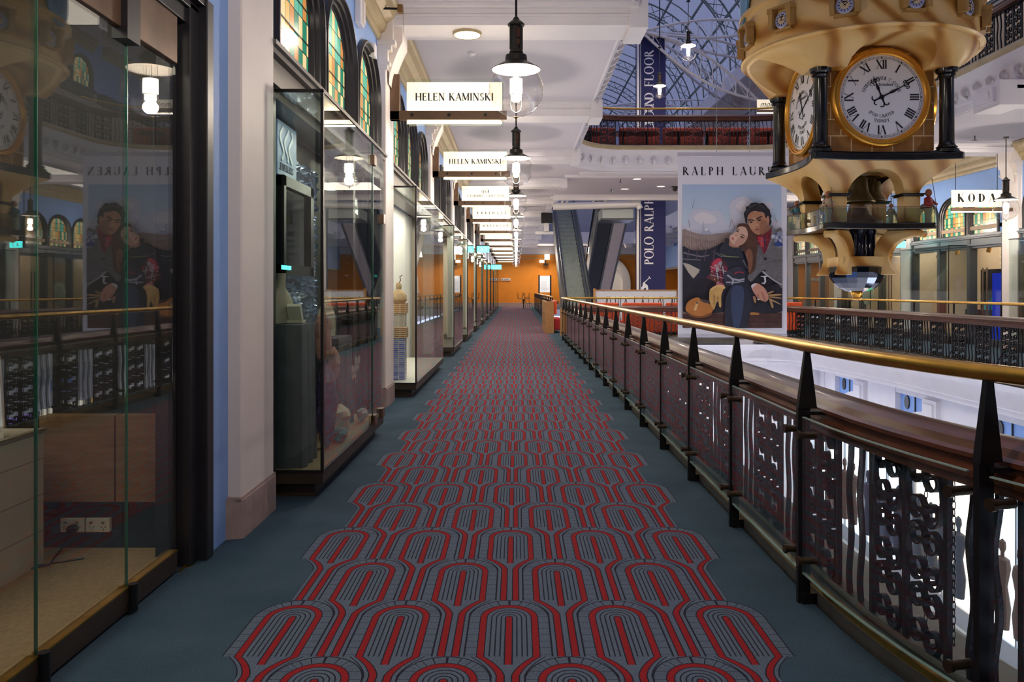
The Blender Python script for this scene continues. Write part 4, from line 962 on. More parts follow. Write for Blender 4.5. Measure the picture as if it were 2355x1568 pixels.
def card(x,y,z,w,h,lean,m,label,inst=False,rz=-.5):
    t=thing('counter_card',(x,y,z),label,'card','cards standing on the shop counter'); T=Matrix.Translation((x,y,z))@Matrix.Rotation(rz,4,'Z')@Matrix.Rotation(lean,4,'X')
    b=B(); b.box(-w/2,-.004,0,w/2,.004,h,T); obj('card_sheet',b,m,t,smooth=0)
    b=B(); b.box(-w*.3,.02,0,w*.3,.03,h*.5,T); obj('stand',b,BLK,t,smooth=0)
    if inst:
        b=B()
        for (cx,cz,s) in ((0,h*.55,.035),(w*.3,h*.88,.018),(-w*.3,h*.3,.018)):
            for q in ((-s,-s,s,-s*.8),(-s,s*.8,s,s),(-s,-s,-s*.8,s),(s*.8,-s,s,s)): b.box(cx+q[0],-.006,cz+q[1],cx+q[2],-.004,cz+q[3],T)
            for k in range(12):
                a=2*PI*k/12; b.box(cx+s*.45*math.cos(a)-.003,-.006,cz+s*.45*math.sin(a)-.003,cx+s*.45*math.cos(a)+.003,-.004,cz+s*.45*math.sin(a)+.003,T)
        obj('printed_symbols',b,M('grey_print',(.22,.2,.2),.6),t,smooth=0)
card(-2.47,3.70,.752,.20,.34,-.18,M('white_card',(.62,.57,.52),.6),'white printed card with camera symbols on the counter, nearest the door glass',True,rz=.9)
card(-2.62,4.00,.752,.15,.36,-.15,M('kraft_card',(.30,.20,.12),.7),'brown kraft card behind the white one on the counter',rz=1.0)
# sockets
t=thing('wall_socket',(-2.3,4.2,.2),'pair of white double wall sockets with a black plug low on the dark wall','wall socket')
for i in range(2):
    b=B(); x0=-2.41+.135*i; b.box(x0,4.25,.165,x0+.127,4.279,.24); p=obj('faceplate',b,M('white_plastic',(.62,.57,.50),.4),t,smooth=0,bevel=.004)
    b=B()
    for k in range(2):
        cx=x0+.033+.062*k; b.box(cx-.012,4.246,.215,cx+.004,4.251,.223)
        for (u,v) in ((-.012,.0),(.008,.0),(-.002,-.014)): b.box(cx+u,4.247,.190+v,cx+u+.003,4.251,.200+v)
    obj('socket_slots',b,M('socket_grey',(.2,.18,.16),.6),p,smooth=0)
b=B(); b.cyl((-2.335,4.25,.188),(-2.335,4.215,.188),.024); b.tube([(-2.335,4.22,.18),(-2.34,4.19,.13),(-2.36,4.12,.085),(-2.32,4.0,.08),(-2.42,3.92,.08),(-2.5,4.0,.08),(-2.44,4.06,.08),(-2.40,3.98,.08),(-2.2,4.1,.08)],.005,6); obj('plug_and_cord',b,BLK,t)
light('shop_light','AREA',(-3.0,2.6,3.15),34,WARM,1.5)
# ------------------------------------------------------------ iron balustrades
def scrollcol(b,x,w,z0,z1,n):
    h=(z1-z0)/n; pts=[]
    for k in range(n):
        zc=z0+h*(k+.5)
        for s in (-1,1):
            off=.010*s-.01
            P=[]; rx=w*.46; ry=h*.47; c0=x+s*.004
            def cur(sg):
                q=[]; cr=h*.21; cx=c0+s*w*.20; cz=zc+sg*(ry-cr)+off
                for i in range(17):
                    a=math.radians(90-i*25.0); r=cr*(1-.60*i/16); q.append((cx-s*r*math.cos(a)*(1),cz+sg*r*math.sin(a)))
                return q
            top=cur(1); bot=cur(-1)
            # curls open towards the middle, the back of the C bows outwards
            arc=[]
            for i in range(1,10):
                a=math.radians(90-i*18); arc.append((c0+s*(w*.20+ (rx-w*.20)*math.cos(a)),zc+off+ry*math.sin(a)))
            top=[(2*(c0+s*w*.20)-p[0] if False else p[0],p[1]) for p in top]
            P=top[::-1]+arc+bot
            b.ribbon(P,.028,.0065)
    return b
SCB=B(); scrollcol(SCB,0,.205,.085,.80,3)
for k in range(3):
    for s in (-1,1): z=.085+.2383*(k+.5)+s*.063-.01; SCB.box(-.022,-.022,z-.010,.022,.022,z+.010)
scrollmesh=None
def bar(b,y,z0=.055,z1=.82,w=.011): b.box(-w,y-w,z0,w,y+w,z1)
def wavy(b,y,z0=.055,z1=.82):
    pts=[(y+.012*math.sin((z-z0)*16),z) for z in [z0+(z1-z0)*i/20 for i in range(21)]]; b.ribbon(pts,.022,.018)
# unit of .86 m: bar scroll bar scroll bar wavy wavy
UNIT=.81
def seglist(path):
    L=0; S=[]
    for p,q in zip(path[:-1],path[1:]): l=math.hypot(q[0]-p[0],q[1]-p[1]); S.append((L,l,p,q)); L+=l
    return S,L
def at(S,s):
    for a,l,p,q in S:
        if s<=a+l: break
    u=(s-a)/l; return (p[0]+(q[0]-p[0])*u,p[1]+(q[1]-p[1])*u),math.atan2(q[1]-p[1],q[0]-p[0])
RAILPROF=[(.10,.785),(.10,.81),(.085,.82),(.085,.845),(.105,.855),(.105,.875),(.09,.885),(.09,.90),(.11,.91),(.125,.935),(.16,.955),(.20,.962),(.24,.955),(.275,.935),(.29,.91),(.31,.90),(.31,.885),(.295,.875),(.295,.855),(.315,.845),(.315,.82),(.30,.81),(.30,.785)]
meshes={}
def inst(name,key,maker,m,parent,loc,rz):
    if key not in meshes:
        b=B(); maker(b); o=obj(name,b,m); o.parent=parent; meshes[key]=o.data
    else:
        o=bpy.data.objects.new(name,meshes[key]); C.objects.link(o); o.parent=parent
    o.location=Vector(loc)-wloc(parent); o.rotation_euler=(0,0,rz); return o
def mk_scroll(b):
    q=SCB; b.v+=q.v; b.f+=q.f; b.mi+=q.mi
def balustrade(path,zf,label,rail=True,near=0,loc=None,off=.20,stays=False,ph=0):
    cpt=path[len(path)//2]; t=thing('iron_balustrade',(cpt[0],cpt[1],zf),label,'balustrade')
    b=B(); b.sweep(path,[(o,z+zf) for o,z in RAILPROF]); obj('timber_rail',b,MAHOG,t,smooth=24)
    b=B(); b.sweep(path,[(off-.03,zf+.045),(off-.03,zf+.075),(off+.03,zf+.075),(off+.03,zf+.045)]); b.sweep(path,[(off-.015,zf+.772),(off-.015,zf+.79),(off+.015,zf+.79),(off+.015,zf+.772)])
    obj('bottom_bar',b,IRON,t,smooth=0)
    Q=path_off(path,off); S,L=seglist(Q); n=max(1,int(L/UNIT)); u=L/n; far=B(); k=0
    def tf(s):
        p,a=at(S,s); return Matrix.Translation((p[0],p[1],zf))@Matrix.Rotation(a-PI/2,4,'Z'),p,a
    for i in range(n):
        for r,ty in ((.02,'bar'),(.14,'sc'),(.26,'bar'),(.38,'sc'),(.50,'bar'),(.605,'wv'),(.71,'wv')):
            s=(i+r/UNIT)*u+ph; s=s+L if s<0 else s; T,p,a=tf(min(s,L-.01))
            if ty=='sc': inst('scroll_panel','scroll',mk_scroll,IRON,t,(p[0],p[1],zf),a-PI/2)
            elif ty=='bar':
                if k<near: inst('baluster','bar',lambda b:bar(b,0),IRON,t,(p[0],p[1],zf),a-PI/2); k+=1
                else: q=B(); bar(q,0); far.add(q.v,q.f,T)
            else:
                if k<near: inst('wavy_baluster','wavy',lambda b:wavy(b,0),IRON,t,(p[0],p[1],zf),a-PI/2); k+=1
                else: q=B(); wavy(q,0); far.add(q.v,q.f,T)
    if far.v: o=obj('balusters',far,IRON,t,smooth=0); o['kind']='stuff'
    if stays:
        s=.5; b=B()
        while s<L:
            T,p,a=tf(s); q=B(); q.tube([(.02,0,.45),(.22,0,.12),(.27,0,.06),(.26,0,.01),(.22,0,.0),(.20,0,.04),(.23,0,.06)],.010,5); b.add(q.v,q.f,T); s+=1.6
        obj('curled_stays',b,IRON,t)
    return t
P_NEARLEFT=P_LEFT
balustrade(P_NEARLEFT,0,'wrought iron scroll balustrade with mahogany rail running down the near left side of the void',near=60,ph=-.2)
balustrade([(p[0],p[1]) for p in P_CROSS],0,'wrought iron balustrade with mahogany rail across the void behind the large photo banner')
balustrade(P_RIGHT,0,'wrought iron scroll balustrade with mahogany rail along the far right gallery',stays=True)
UL=[p for p in PU if p[0]<=1.44+1e-6]; UC=PU[len(UL)-1:len(UL)+21]; UR=PU[len(UL)+20:]
iu=[i for i,p in enumerate(PU) if p[1]>=22.1]
balustrade(PU[iu[0]:iu[-1]+1],5.64,'upper floor iron balustrade crossing the atrium above the large photo banner')
balustrade(PU[iu[-1]:-3],5.64,'upper floor iron balustrade at the top right behind the clock')
# modern glass guard rail in front
def guard(path,zf,label,near=True,glass=True,n0=0):
    c=path[len(path)//2]; t=thing('glass_guard_rail',(c[0],c[1],zf),label,'guard rail')
    b=B(); pr=[(.035+.028*math.cos(2*PI*i/14),zf+1.185+.028*math.sin(2*PI*i/14)) for i in range(14)]
    b.sweep(path,pr); obj('handrail',b,BRASS,t,smooth=60)
    S,L=seglist(path); return t,S,L
gt,S,L=guard(P_LEFT,0,'brass handrail on black fins with glass panels along the left walkway')
gt['group']='glass guard rails'
# arc-length position of the post nearest y=3.73
Lc=sum(math.hypot(q[0]-p[0],q[1]-p[1]) for p,q in zip(P_LEFT[:18],P_LEFT[1:19]))
SP=1.19
def mk_post(b):
    b.box(-.012,-.012,0,.045,.012,.90)
    b.add([(-.012,-.016,.90),(.075,-.016,.90),(.075,.016,.90),(-.012,.016,.90),(.022,-.010,1.165),(.045,-.010,1.165),(.045,.010,1.165),(.022,.010,1.165)],[(0,3,2,1),(4,5,6,7),(0,1,5,4),(1,2,6,5),(2,3,7,6),(3,0,4,7)])
    b.box(.02,-.035,.872,.20,.035,.888); b.box(.0,-.03,.0,.10,.03,.05)
def mk_clamp(b):
    b.cyl((-.03,0,0),(.045,0,0),.016,n=14); b.cyl((-.045,0,0),(-.03,0,0),.021,n=16)
k=-2; s=Lc-2*SP
while s<L:
    if s>.1:
        p,a=at(S,s); r=a-PI/2
        inst('post','post',mk_post,BLK,gt,(p[0],p[1],0),r)
        if s+SP<L+.2:
            # glass panel follows to the next post
            qs=[at(S,min(L-.01,s+.045+(SP-.09)*i/4))[0] for i in range(5)]
            b=B(); b.sweep(qs,[(-.006,.15),(.006,.15),(.006,.865),(-.006,.865)]); obj('glass_panel',b,GL,gt,smooth=0)
            b=B(); b.sweep(qs,[(-.0065,.862),(.0065,.862),(.0065,.8665),(-.0065,.8665)]); obj('glass_edge',b,M('pale_glass_edge',(.30,.42,.38),.15),gt,smooth=0); b=B(); b.sweep(qs,[(-.0065,.1485),(.0065,.1485),(.0065,.153),(-.0065,.153)]); obj('glass_edge',b,M('pale_glass_edge',(.30,.42,.38),.15),gt,smooth=0)
            for ds in (.085,SP-.085):
                pp,aa=at(S,min(L-.01,s+ds))
                for z in (.79,.22): inst('glass_clamp','clamp',mk_clamp,CLAMP,gt,(pp[0],pp[1],z),aa-PI/2)
    s+=SP
def guard2(path,zf,label,sp=1.6):
    t,S,L=guard(path,zf,label); t['group']='slim brass guard rails behind the balustrades'
    b=B(); s=.3
    while s<L:
        p,a=at(S,s); q=B(); q.box(.02,-.008,0,.05,.008,1.17); b.add(q.v,q.f,Matrix.Translation((p[0],p[1],zf))@Matrix.Rotation(a-PI/2,4,'Z')); s+=sp
    o=obj('posts',b,BLK,t,smooth=0)
guard2(P_CROSS,0,'slim brass handrail across the void behind the large photo banner')
guard2(P_RIGHT,0,'slim brass handrail along the far right gallery')
guard2(PU[iu[0]:iu[-1]+1],5.64,'slim handrail on the upper crossing gallery above the photo banner')
# pipe along the foot of the near balustrade
b=B(); b.sweep(P_LEFT,[(.16+.014*math.cos(2*PI*i/8),.075+.014*math.sin(2*PI*i/8)) for i in range(8)]); o=obj('floor_pipe',b,M('dusty_pipe',(.10,.085,.07),.7),base=(1.5,12,.07)); tag(o,'thin dusty pipe lying along the foot of the near iron balustrade','pipe')
# little chains hanging inside the near balustrade
mc=None
S2,L2=seglist(path_off(P_LEFT,.27))
for i in range(26):
    s=.9+.16*i; p,a=at(S2,s); ln=.55+.12*((i*7)%3)
    if mc is None:
        b=B()
        for k in range(26):
            z=.80-.027*k; T=Matrix.Translation((0,0,z))@Matrix.Rotation(PI/2*(k%2),4,'Z'); q=B(); q.tube([(.007*math.cos(g),0,.017*math.sin(g)) for g in [2*PI*j/8 for j in range(8)]],.0022,4,closed=True); b.add(q.v,q.f,T)
        mc=o=obj('hanging_chain',b,BLK)
    else: o=bpy.data.objects.new('hanging_chain',mc.data); C.objects.link(o)
    o.location=(p[0],p[1],0); tag(o,'thin black chain hanging behind the near iron balustrade','chain','chains behind the near balustrade')
# ------------------------------------------------------------ hanging clock tower
KX,KY=5.10,12.04
clk=thing('hanging_clock',(KX,KY,1.3),'great hanging sandstone tower clock with white roman dials, black columns and mirrored bowl','clock')
CT=Matrix.Translation((KX,KY,0))
def rot(k): return CT@Matrix.Rotation(PI/2*k,4,'Z')
FA=.76      # half width of the dial walls
b=B(); b.box(-FA,-FA,3.34,FA,FA,4.95,CT); obj('dial_walls',b,BLOCK,clk,smooth=0)
def conc(hw,dip,n=12,cr=.06):      # concave sided square outline
    P=[]
    for k in range(4):
        for i in range(n+1):
            u=-1+2*i/n; x=u*(hw-cr); y=-(hw-dip*(1-u*u)); a=PI/2*k; P.append((KX+x*math.cos(a)-y*math.sin(a),KY+x*math.sin(a)+y*math.cos(a)))
    return P
b=B(); b.prism(conc(1.06,.15),3.235,3.335); b.prism(conc(1.03,.15),3.335,3.36); obj('slab',b,BMARB,clk,smooth=40,bevel=.012)
for sx in (-1,1):
    for sy in (-1,1):
        b=B(); r=.098
        b.lathe([(.0,3.345),(.155,3.345),(.155,3.385),(.125,3.395),(.14,3.42),(.115,3.44),(.102,3.47),(r,3.5),(.092,4.36),(.10,4.375),(.098,4.39),(.12,4.41),(.105,4.43),(.14,4.46),(.15,4.505),(0,4.505)],32,(KX+sx*.876,KY+sy*.876,0)); obj('column',b,BMARB,clk)
# flaring vault above the columns up to the round drum
def side_frame(k):
    return rot(k)
ZB=4.50; ZT=4.90; RT=1.60; HW=1.02
def arch_z(x): return ZB if abs(x)>.66 else 4.13+math.sqrt(max(0,.76**2-x*x))*.955-.0 if True else 0
def rad(th,z):        # th: angle from side normal (-45..45 deg)
    t=max(0,min(1,(z-ZB)/(ZT-ZB)));
    sq=min(HW/math.cos(th),1.36); return sq+(RT-sq)*(1-(1-t)**1.8)
b=B(); NT=28; NV=8; inner=B()
for k in range(4):
    vs=[];T=rot(k)
    edge=[]
    for i in range(NT+1):
        th=math.radians(-45+90*i/NT); zb=ZB
        for it in range(8):
            x=rad(th,zb)*math.sin(th); zb=max(ZB,min(4.82,arch_z(x)))
        for j in range(NV+1):
            z=ZT-(ZT-zb)*j/NV; r=rad(th,z); vs.append((r*math.sin(th),-r*math.cos(th),z))
        edge.append(vs[-1])
    b.add(vs,[(i*(NV+1)+j,(i+1)*(NV+1)+j,(i+1)*(NV+1)+j+1,i*(NV+1)+j+1) for i in range(NT) for j in range(NV)],T)
    v2=[]
    for p in edge: v2+=[p,(p[0]*.98,-(FA-.01),p[2]+(.03 if p[2]>ZB+.01 else 0))]
    b.add(v2,[(2*i,2*i+1,2*i+3,2*i+2) for i in range(NT)],T)
b.lathe([(RT,ZT-.03),(RT+.05,ZT-.03),(RT+.075,ZT-.005),(RT+.05,ZT+.02),(RT+.04,ZT+.025),(RT+.0,ZT+.035),(RT+.01,ZT+.35),(RT+.06,ZT+.60),(RT+.10,ZT+.62),(RT+.10,ZT+.67),(RT+.03,ZT+.72),(RT+.03,ZT+1.7),(RT+.2,ZT+1.8),(RT+.2,ZT+1.9),(0,ZT+1.95)],64,(KX,KY,0))
obj('drum',b,SAND,clk,smooth=40)
# brick voussoirs round the dial arch
# dials
def dial(k,name='dial'):
    T=rot(k); y=-FA
    zc=4.13
    d=B(); R90=T@Matrix.Translation((0,y,zc))@Matrix.Rotation(PI/2,4,'X')
    d.lathe([(.60,0),(.60,.05),(.585,.055),(0,.055)],64,T=R90); face=obj('dial',d,DIAL,clk)
    d=B(); d.lathe([(.59,.0),(.59,.075),(.605,.095),(.615,.085),(.63,.085),(.64,.105),(.655,.105),(.665,.09),(.685,.08),(.70,.0)],64,T=R90); obj('gilt_ring',d,GOLD,face)
    d=B(); o=T@Vector((0,y-.057,zc)); ux=(T.to_3x3()@Vector((1,0,0))); uz=Vector((0,0,1)); n=ux.cross(uz)
    def quad(pts,h=.002): d.add([o+ux*p[0]+uz*p[1] for p in pts]+[o+ux*p[0]+uz*p[1]+n*h for p in pts],[(0,3,2,1),(4,5,6,7),(0,1,5,4),(1,2,6,5),(2,3,7,6),(3,0,4,7)])
    def ring(r0,r1,N=60):
        for i in range(N):
            a,c=2*PI*i/N,2*PI*(i+1)/N; quad([(r0*math.cos(a),r0*math.sin(a)),(r1*math.cos(a),r1*math.sin(a)),(r1*math.cos(c),r1*math.sin(c)),(r0*math.cos(c),r0*math.sin(c))])
    ring(.562,.565); ring(.540,.543)
    for i in range(60):
        a=2*PI*i/60; w=.0015 if i%5 else .009
        c,s=math.cos(a),math.sin(a); quad([(c*.543-s*w,s*.543+c*w),(c*.562-s*w,s*.562+c*w),(c*.562+s*w,s*.562-c*w),(c*.543+s*w,s*.543-c*w)])
    for i,sn in enumerate(['XII','I','II','III','IIII','V','VI','VII','VIII','IX','X','XI']):
        a=PI/2-i*PI/6; rd=ux*math.cos(a)+uz*math.sin(a); tg=ux*math.sin(a)-uz*math.cos(a); h=.125
        text(d,sn,o+rd*.395,tg,rd,h,sp=-.02 if len(sn)>2 else .0,T=.17,t=.04,center=True)
    arctext(d,'CHRISTOPHER C COOK',o,.265,PI/2,.048,ux,uz,T=.13,sp=.12)
    arctext(d,'IPOH LIMITED',o,.262,-PI/2,.045,ux,uz,top=False,T=.12,sp=.1); arctext(d,'SYDNEY',o,.333,-PI/2,.047,ux,uz,top=False,T=.12,sp=.1)
    obj('numerals',d,TXT,face,smooth=0)
    if k in (0,3):
        q=fonttext('Clockmaker',(0,0,0),.068,TXT,face,name='maker_name'); q.location=Vector(o+uz*.155+n*.001)-wloc(face); q.rotation_euler=(PI/2,0,PI/2*k)
    d=B()
    def hand(a,L,wd):
        rd=(math.cos(a),math.sin(a)); tg=(-rd[1],rd[0])
        def P(l,s): return (rd[0]*l+tg[0]*s,rd[1]*l+tg[1]*s)
        quad([P(-.05,-.012),P(-.05,.012),P(L,.003),P(L,-.003)],.006)
        for l0,l1,s in ((.06,.22 if L<.4 else .30,.022),(L*.68,L*.9,.040)):
            m=(l0+l1)/2
            for sg in (-1,1):
                quad([P(l0,0),P(m,sg*s),P(m,sg*(s-.010)),P(l0+.02,0)],.006); quad([P(m,sg*s),P(l1,0),P(l1-.02,0),P(m,sg*(s-.010))],.006)
        for sg in (-1,1):
            for j in range(6):
                g0,g1=PI*j/6,PI*(j+1)/6; q=lambda g,r:P(L*.79+r*math.cos(g),sg*(.035+r*math.sin(g)))
                quad([q(g0,.03),q(g1,.03),q(g1,.021),q(g0,.021)],.006)
        for sg in (-1,1):
            for j in range(7):
                g0,g1=PI*.9*j/7,PI*.9*(j+1)/7; q=lambda g,r:P(-.10-r*math.sin(g),sg*(.035-r*math.cos(g)))
                quad([q(g0,.038),q(g1,.038),q(g1,.024),q(g0,.024)],.006)
        quad([P(-.11,-.010),P(-.11,.010),P(-.03,.010),P(-.03,-.010)],.006)
    hand(math.radians(112),.31,.03); hand(math.radians(27),.49,.03)
    d.lathe([(.032,0),(.032,.012),(0,.012)],20,T=R90@Matrix.Translation((0,0,.057)))
    obj('hands',d,BLK,face,smooth=0)
for k in (0,3,1,2): dial(k)
# small dials and corbels on the drum
for i in range(12):
    a=-PI/2+2*PI*i/12+.035; T=CT@Matrix.Rotation(a+PI/2,4,'Z')@Matrix.Translation((0,-(RT+.045),0))
    b=B(); R90=T@Matrix.Translation((0,.0,5.185))@Matrix.Rotation(PI/2,4,'X')
    b.lathe([(.115,0),(.115,.025),(.10,.035),(.092,.03),(0,.03)],28,T=R90); p=obj('small_dial',b,M('small_dial_enamel',(.42,.43,.62),.3),clk)
    b=B(); b.lathe([(.058,.030),(.058,.034),(0,.034)],20,T=R90); obj('dial_centre',b,M('pale_gold_centre',(.70,.52,.30),.4),p)
    b=B()
    for j in range(12):
        Q=R90@Matrix.Rotation(PI/6*j,4,'Z'); b.box(-.004,.062,.031,.004,.088,.034,Q)
    for g,l in ((.6,.05),(2.2,.075)): b.box(-.004,-.02,.035,.004,l,.038,R90@Matrix.Rotation(g+i,4,'Z'))
    b.box(-.03,.03,.034,.03,.045,.037,R90); obj('dial_marks',b,BLK,p,smooth=0)
    b=B(); b.box(-.14,-.02,5.04,.14,.06,5.08,T)
    for s in (-1,1): b.plate([(s*.155-.03,5.08),(s*.155+.03,5.08),(s*.155+.035,5.34),(s*.155-.035,5.34)],-.085,.03,T); b.box(s*.155-.045,-.10,5.30,s*.155+.045,.03,5.345,T)
    b.box(-.2,-.10,5.345,.2,.03,5.37,T); obj('corbel',b,M('tan_stone',(.46,.26,.07),.5,noise=.2),clk,smooth=0)
# painted panels above
for i in range(6):
    a=-PI/2-.62+2*PI*i/6; T=CT@Matrix.Rotation(a+PI/2,4,'Z'); n=20
    b=B(); P=[(.34*math.cos(2*PI*j/n),5.86+.42*math.sin(2*PI*j/n)) for j in range(n)]
    vs=[]
    for q,dy in ((P,-.02),(P,-.05)):
        for x,z in q: th=x/(RT+.05); r=RT+.04-dy; vs.append((r*math.sin(th),-r*math.cos(th),z))
    b.add(vs,[tuple(range(n)),tuple(range(2*n-1,n-1,-1))]+[(j,(j+1)%n,n+(j+1)%n,n+j) for j in range(n)],T); obj('painted_panel',b,M('painted_sky_panel',(.16,.36,.55),.5,noise=.5,nscale=5),clk,smooth=0)
# tower body and hangers above the frame
b=B(); b.lathe([(1.2,6.8),(1.1,7.2),(1.1,9.2),(1.25,9.3),(1.25,9.6),(0,9.6)],32,(KX,KY,0)); obj('tower',b,SAND,clk)
b=B()
for sx in (-1,1):
    for sy in (-1,1): b.cyl((KX+sx*.7,KY+sy*.7,9.5),(KX+sx*.7,KY+sy*.7,15.6),.03)
obj('suspension_rods',b,BLK,clk)
# flared lower vault with four arches
b=B(); NT=32; NV=10; ZS=3.24; ZP=2.80
def outl(th,hw,dip):
    # distance of the concave square outline in direction th (from side normal)
    r=hw
    for it in range(12):
        x=r*math.sin(th); u=max(-1,min(1,x/(hw-.03))); r=(hw-dip*(1-u*u))/math.cos(th)
    return min(r,1.42*hw)
def lowz(x,half=.40):
    return ZP if abs(x)>half else ZP+.335*math.sqrt(max(0,1-(x/half)**2))
for k in range(4):
    T=rot(k); vs=[]; edge=[]
    for i in range(NT+1):
        th=math.radians(-45+90*i/NT)
        def pt(z):
            t=max(0,min(1,(z-ZP)/(ZS-ZP))); R1=outl(th,1.04,.15); R0=min(.64/math.cos(th),.88); r=R0+(R1-R0)*(t**1.7); return (r*math.sin(th),-r*math.cos(th),z)
        z=ZP
        for it in range(8): z=lowz(pt(z)[0])
        for j in range(NV+1): vs.append(pt(ZS-(ZS-z)*j/NV))
        edge.append(vs[-1])
    b.add(vs,[(i*(NV+1)+j,(i+1)*(NV+1)+j,(i+1)*(NV+1)+j+1,i*(NV+1)+j+1) for i in range(NT) for j in range(NV)],T)
    v2=[]
    for p in edge: v2+=[p,(p[0]*.97,min(-.0,p[1]+.26),p[2])]
    b.add(v2,[(2*i,2*i+1,2*i+3,2*i+2) for i in range(NT)],T)
obj('lower_vault',b,SAND,clk,smooth=45,recalc=True)
b=B(); b.box(KX-.6,KY-.6,3.16,KX+.6,KY+.6,3.236); obj('bell_chamber_ceiling',b,SAND,clk,smooth=0)
for sx in (-1,1):
    for sy in (-1,1):
        x,y=KX+sx*.52,KY+sy*.52
        b=B(); b.box(x-.115,y-.115,2.40,x+.115,y+.115,2.80); p=obj('pier',b,SAND,clk,smooth=0,bevel=.012)
        b=B(); b.box(x-.165,y-.165,2.785,x+.165,y+.165,2.81); b.box(x-.15,y-.15,2.765,x+.15,y+.15,2.785); obj('cap',b,BMARB,p,smooth=0,bevel=.008)
for (dx,dy,s) in ((0,-.05,1),(.30,.12,.8),(-.26,.16,.8)):
    b=B(); b.lathe([(r*s,2.80+(z-2.80)*s+(1-s)*.12) for r,z in [(.02,3.20),(.04,3.20),(.04,3.13),(.11,3.12),(.13,3.09),(.135,2.98),(.155,2.88),(.21,2.79),(.235,2.755),(.235,2.74),(.21,2.74),(.12,2.95),(0,3.05)]],32,(KX+dx,KY+dy,0)); b.cyl((KX+dx,KY+dy,2.95),(KX+dx,KY+dy,2.74+(1-s)*.1),.012); b.sph((KX+dx,KY+dy,2.73+(1-s)*.1),.028*s,10,6); obj('bell',b,BELLM,clk)
b=B(); b.cyl((KX,KY,3.1),(KX,KY,3.2),.03); b.prism([(KX-.4,KY+.1),(KX+.4,KY+.1),(KX+.4,KY+.16),(KX-.4,KY+.16)],3.13,3.17); obj('bell_bar',b,BELLM,clk,smooth=0)
# central clock works plinth seen through the glass
b=B(); b.lathe([(.34,2.39),(.34,2.46),(.25,2.48),(.16,2.56),(.13,2.64),(.12,2.70),(.08,2.73),(0,2.73)],28,(KX-.03,KY-.1,0)); obj('works_housing',b,M('umber_stone',(.20,.10,.03),.5),clk)
# glazed platform
b=B(); b.prism(conc(.80,.10,cr=.04),2.30,2.385); obj('platform',b,M('mirror_edge',(.10,.095,.09),.15,.9),clk,smooth=40,bevel=.01)
PR=conc(.79,.10,cr=.04)
b=B(); b.sweep(PR,[(-.002,2.385),(.004,2.385),(.004,2.60),(-.002,2.60)],cpath=True); obj('platform_glass',b,M('GLDx',(1,1,1)) if False else GLD,clk,smooth=0)
b=B(); b.tube([(x,y,2.61) for x,y in PR],.006,6,closed=True)
for i in range(0,len(PR),3): b.cyl((PR[i][0],PR[i][1],2.38),(PR[i][0],PR[i][1],2.61),.004,n=6)
obj('platform_rail',b,BRONZE,clk)
# s-curved brackets
for k in range(4):
    T=CT@Matrix.Rotation(PI/4+PI/2*k,4,'Z')
    C0=[(.93,2.22),(.96,2.27),(.90,2.31),(.74,2.31),(.56,2.27),(.43,2.18),(.36,2.05),(.34,1.92),(.38,1.78),(.47,1.68),(.46,1.665),(.37,1.67),(.26,1.80),(.215,1.95),(.23,2.10),(.32,2.22)]
    outer=[(.93,2.18),(.90,2.20),(.80,2.20),(.68,2.17),(.57,2.10),(.50,2.0),(.48,1.88),(.52,1.76),(.60,1.66)]
    inn=[(.38,1.66),(.33,1.76),(.28,1.88),(.28,2.0),(.31,2.12),(.38,2.22),(.48,2.30)]
    P=[(.48,2.30),(.84,2.30),(.95,2.28),(.97,2.23)]+outer+inn[:-1]
    vs=[];w=.085
    n=len(P); vs=[(p[0],-w,p[1]) for p in P]+[(p[0],w,p[1]) for p in P]
    b=B(); b.add(vs,[tuple(range(n)),tuple(range(2*n-1,n-1,-1))]+[((j+1)%n,j,n+j,n+(j+1)%n) for j in range(n)],T); obj('curved_bracket',b,SAND,clk,smooth=50,bevel=.01)
b=B(); b.box(-.36,-.36,1.78,.36,.36,1.93,CT); obj('stone_collar',b,SAND,clk,smooth=0,bevel=.01)
b=B()
for i in range(6):
    a=2*PI*i/6+.3; b.lathe([(0,1.93),(.085,1.93),(.065,1.97),(.065,2.25),(.085,2.30),(0,2.30)],16,(KX+.20*math.cos(a),KY+.20*math.sin(a),0))
obj('dark_pipes',b,M('gloss_black_pipe',(.008,.010,.03),.06),clk)
b=B(); n=16; pr=[(.40,1.785),(.41,1.77),(.405,1.70),(.38,1.62),(.33,1.54),(.26,1.47),(.17,1.425),(.10,1.41)]
vs=[];N=16
b.lathe(pr+[(0,1.41)],16,(KX,KY,0),T=None); b.lathe([(.40,1.785),(0,1.785)],16,(KX,KY,0)); obj('mirrored_bowl',b,CHROME,clk,smooth=0)
b=B(); b.lathe([(.08,1.41),(.085,1.38),(.07,1.36),(.06,1.33),(.075,1.31),(.05,1.29),(0,1.285)],20,(KX,KY,0)); obj('bowl_finial',b,GOLD,clk)
light('clock_fill','SPOT',(KX-1.2,KY-2.6,2.3),0.1,WARM,.1,rot=(0,0,0),spot=1.0)  # faint warm spot added beside the clock, no lamp stands there
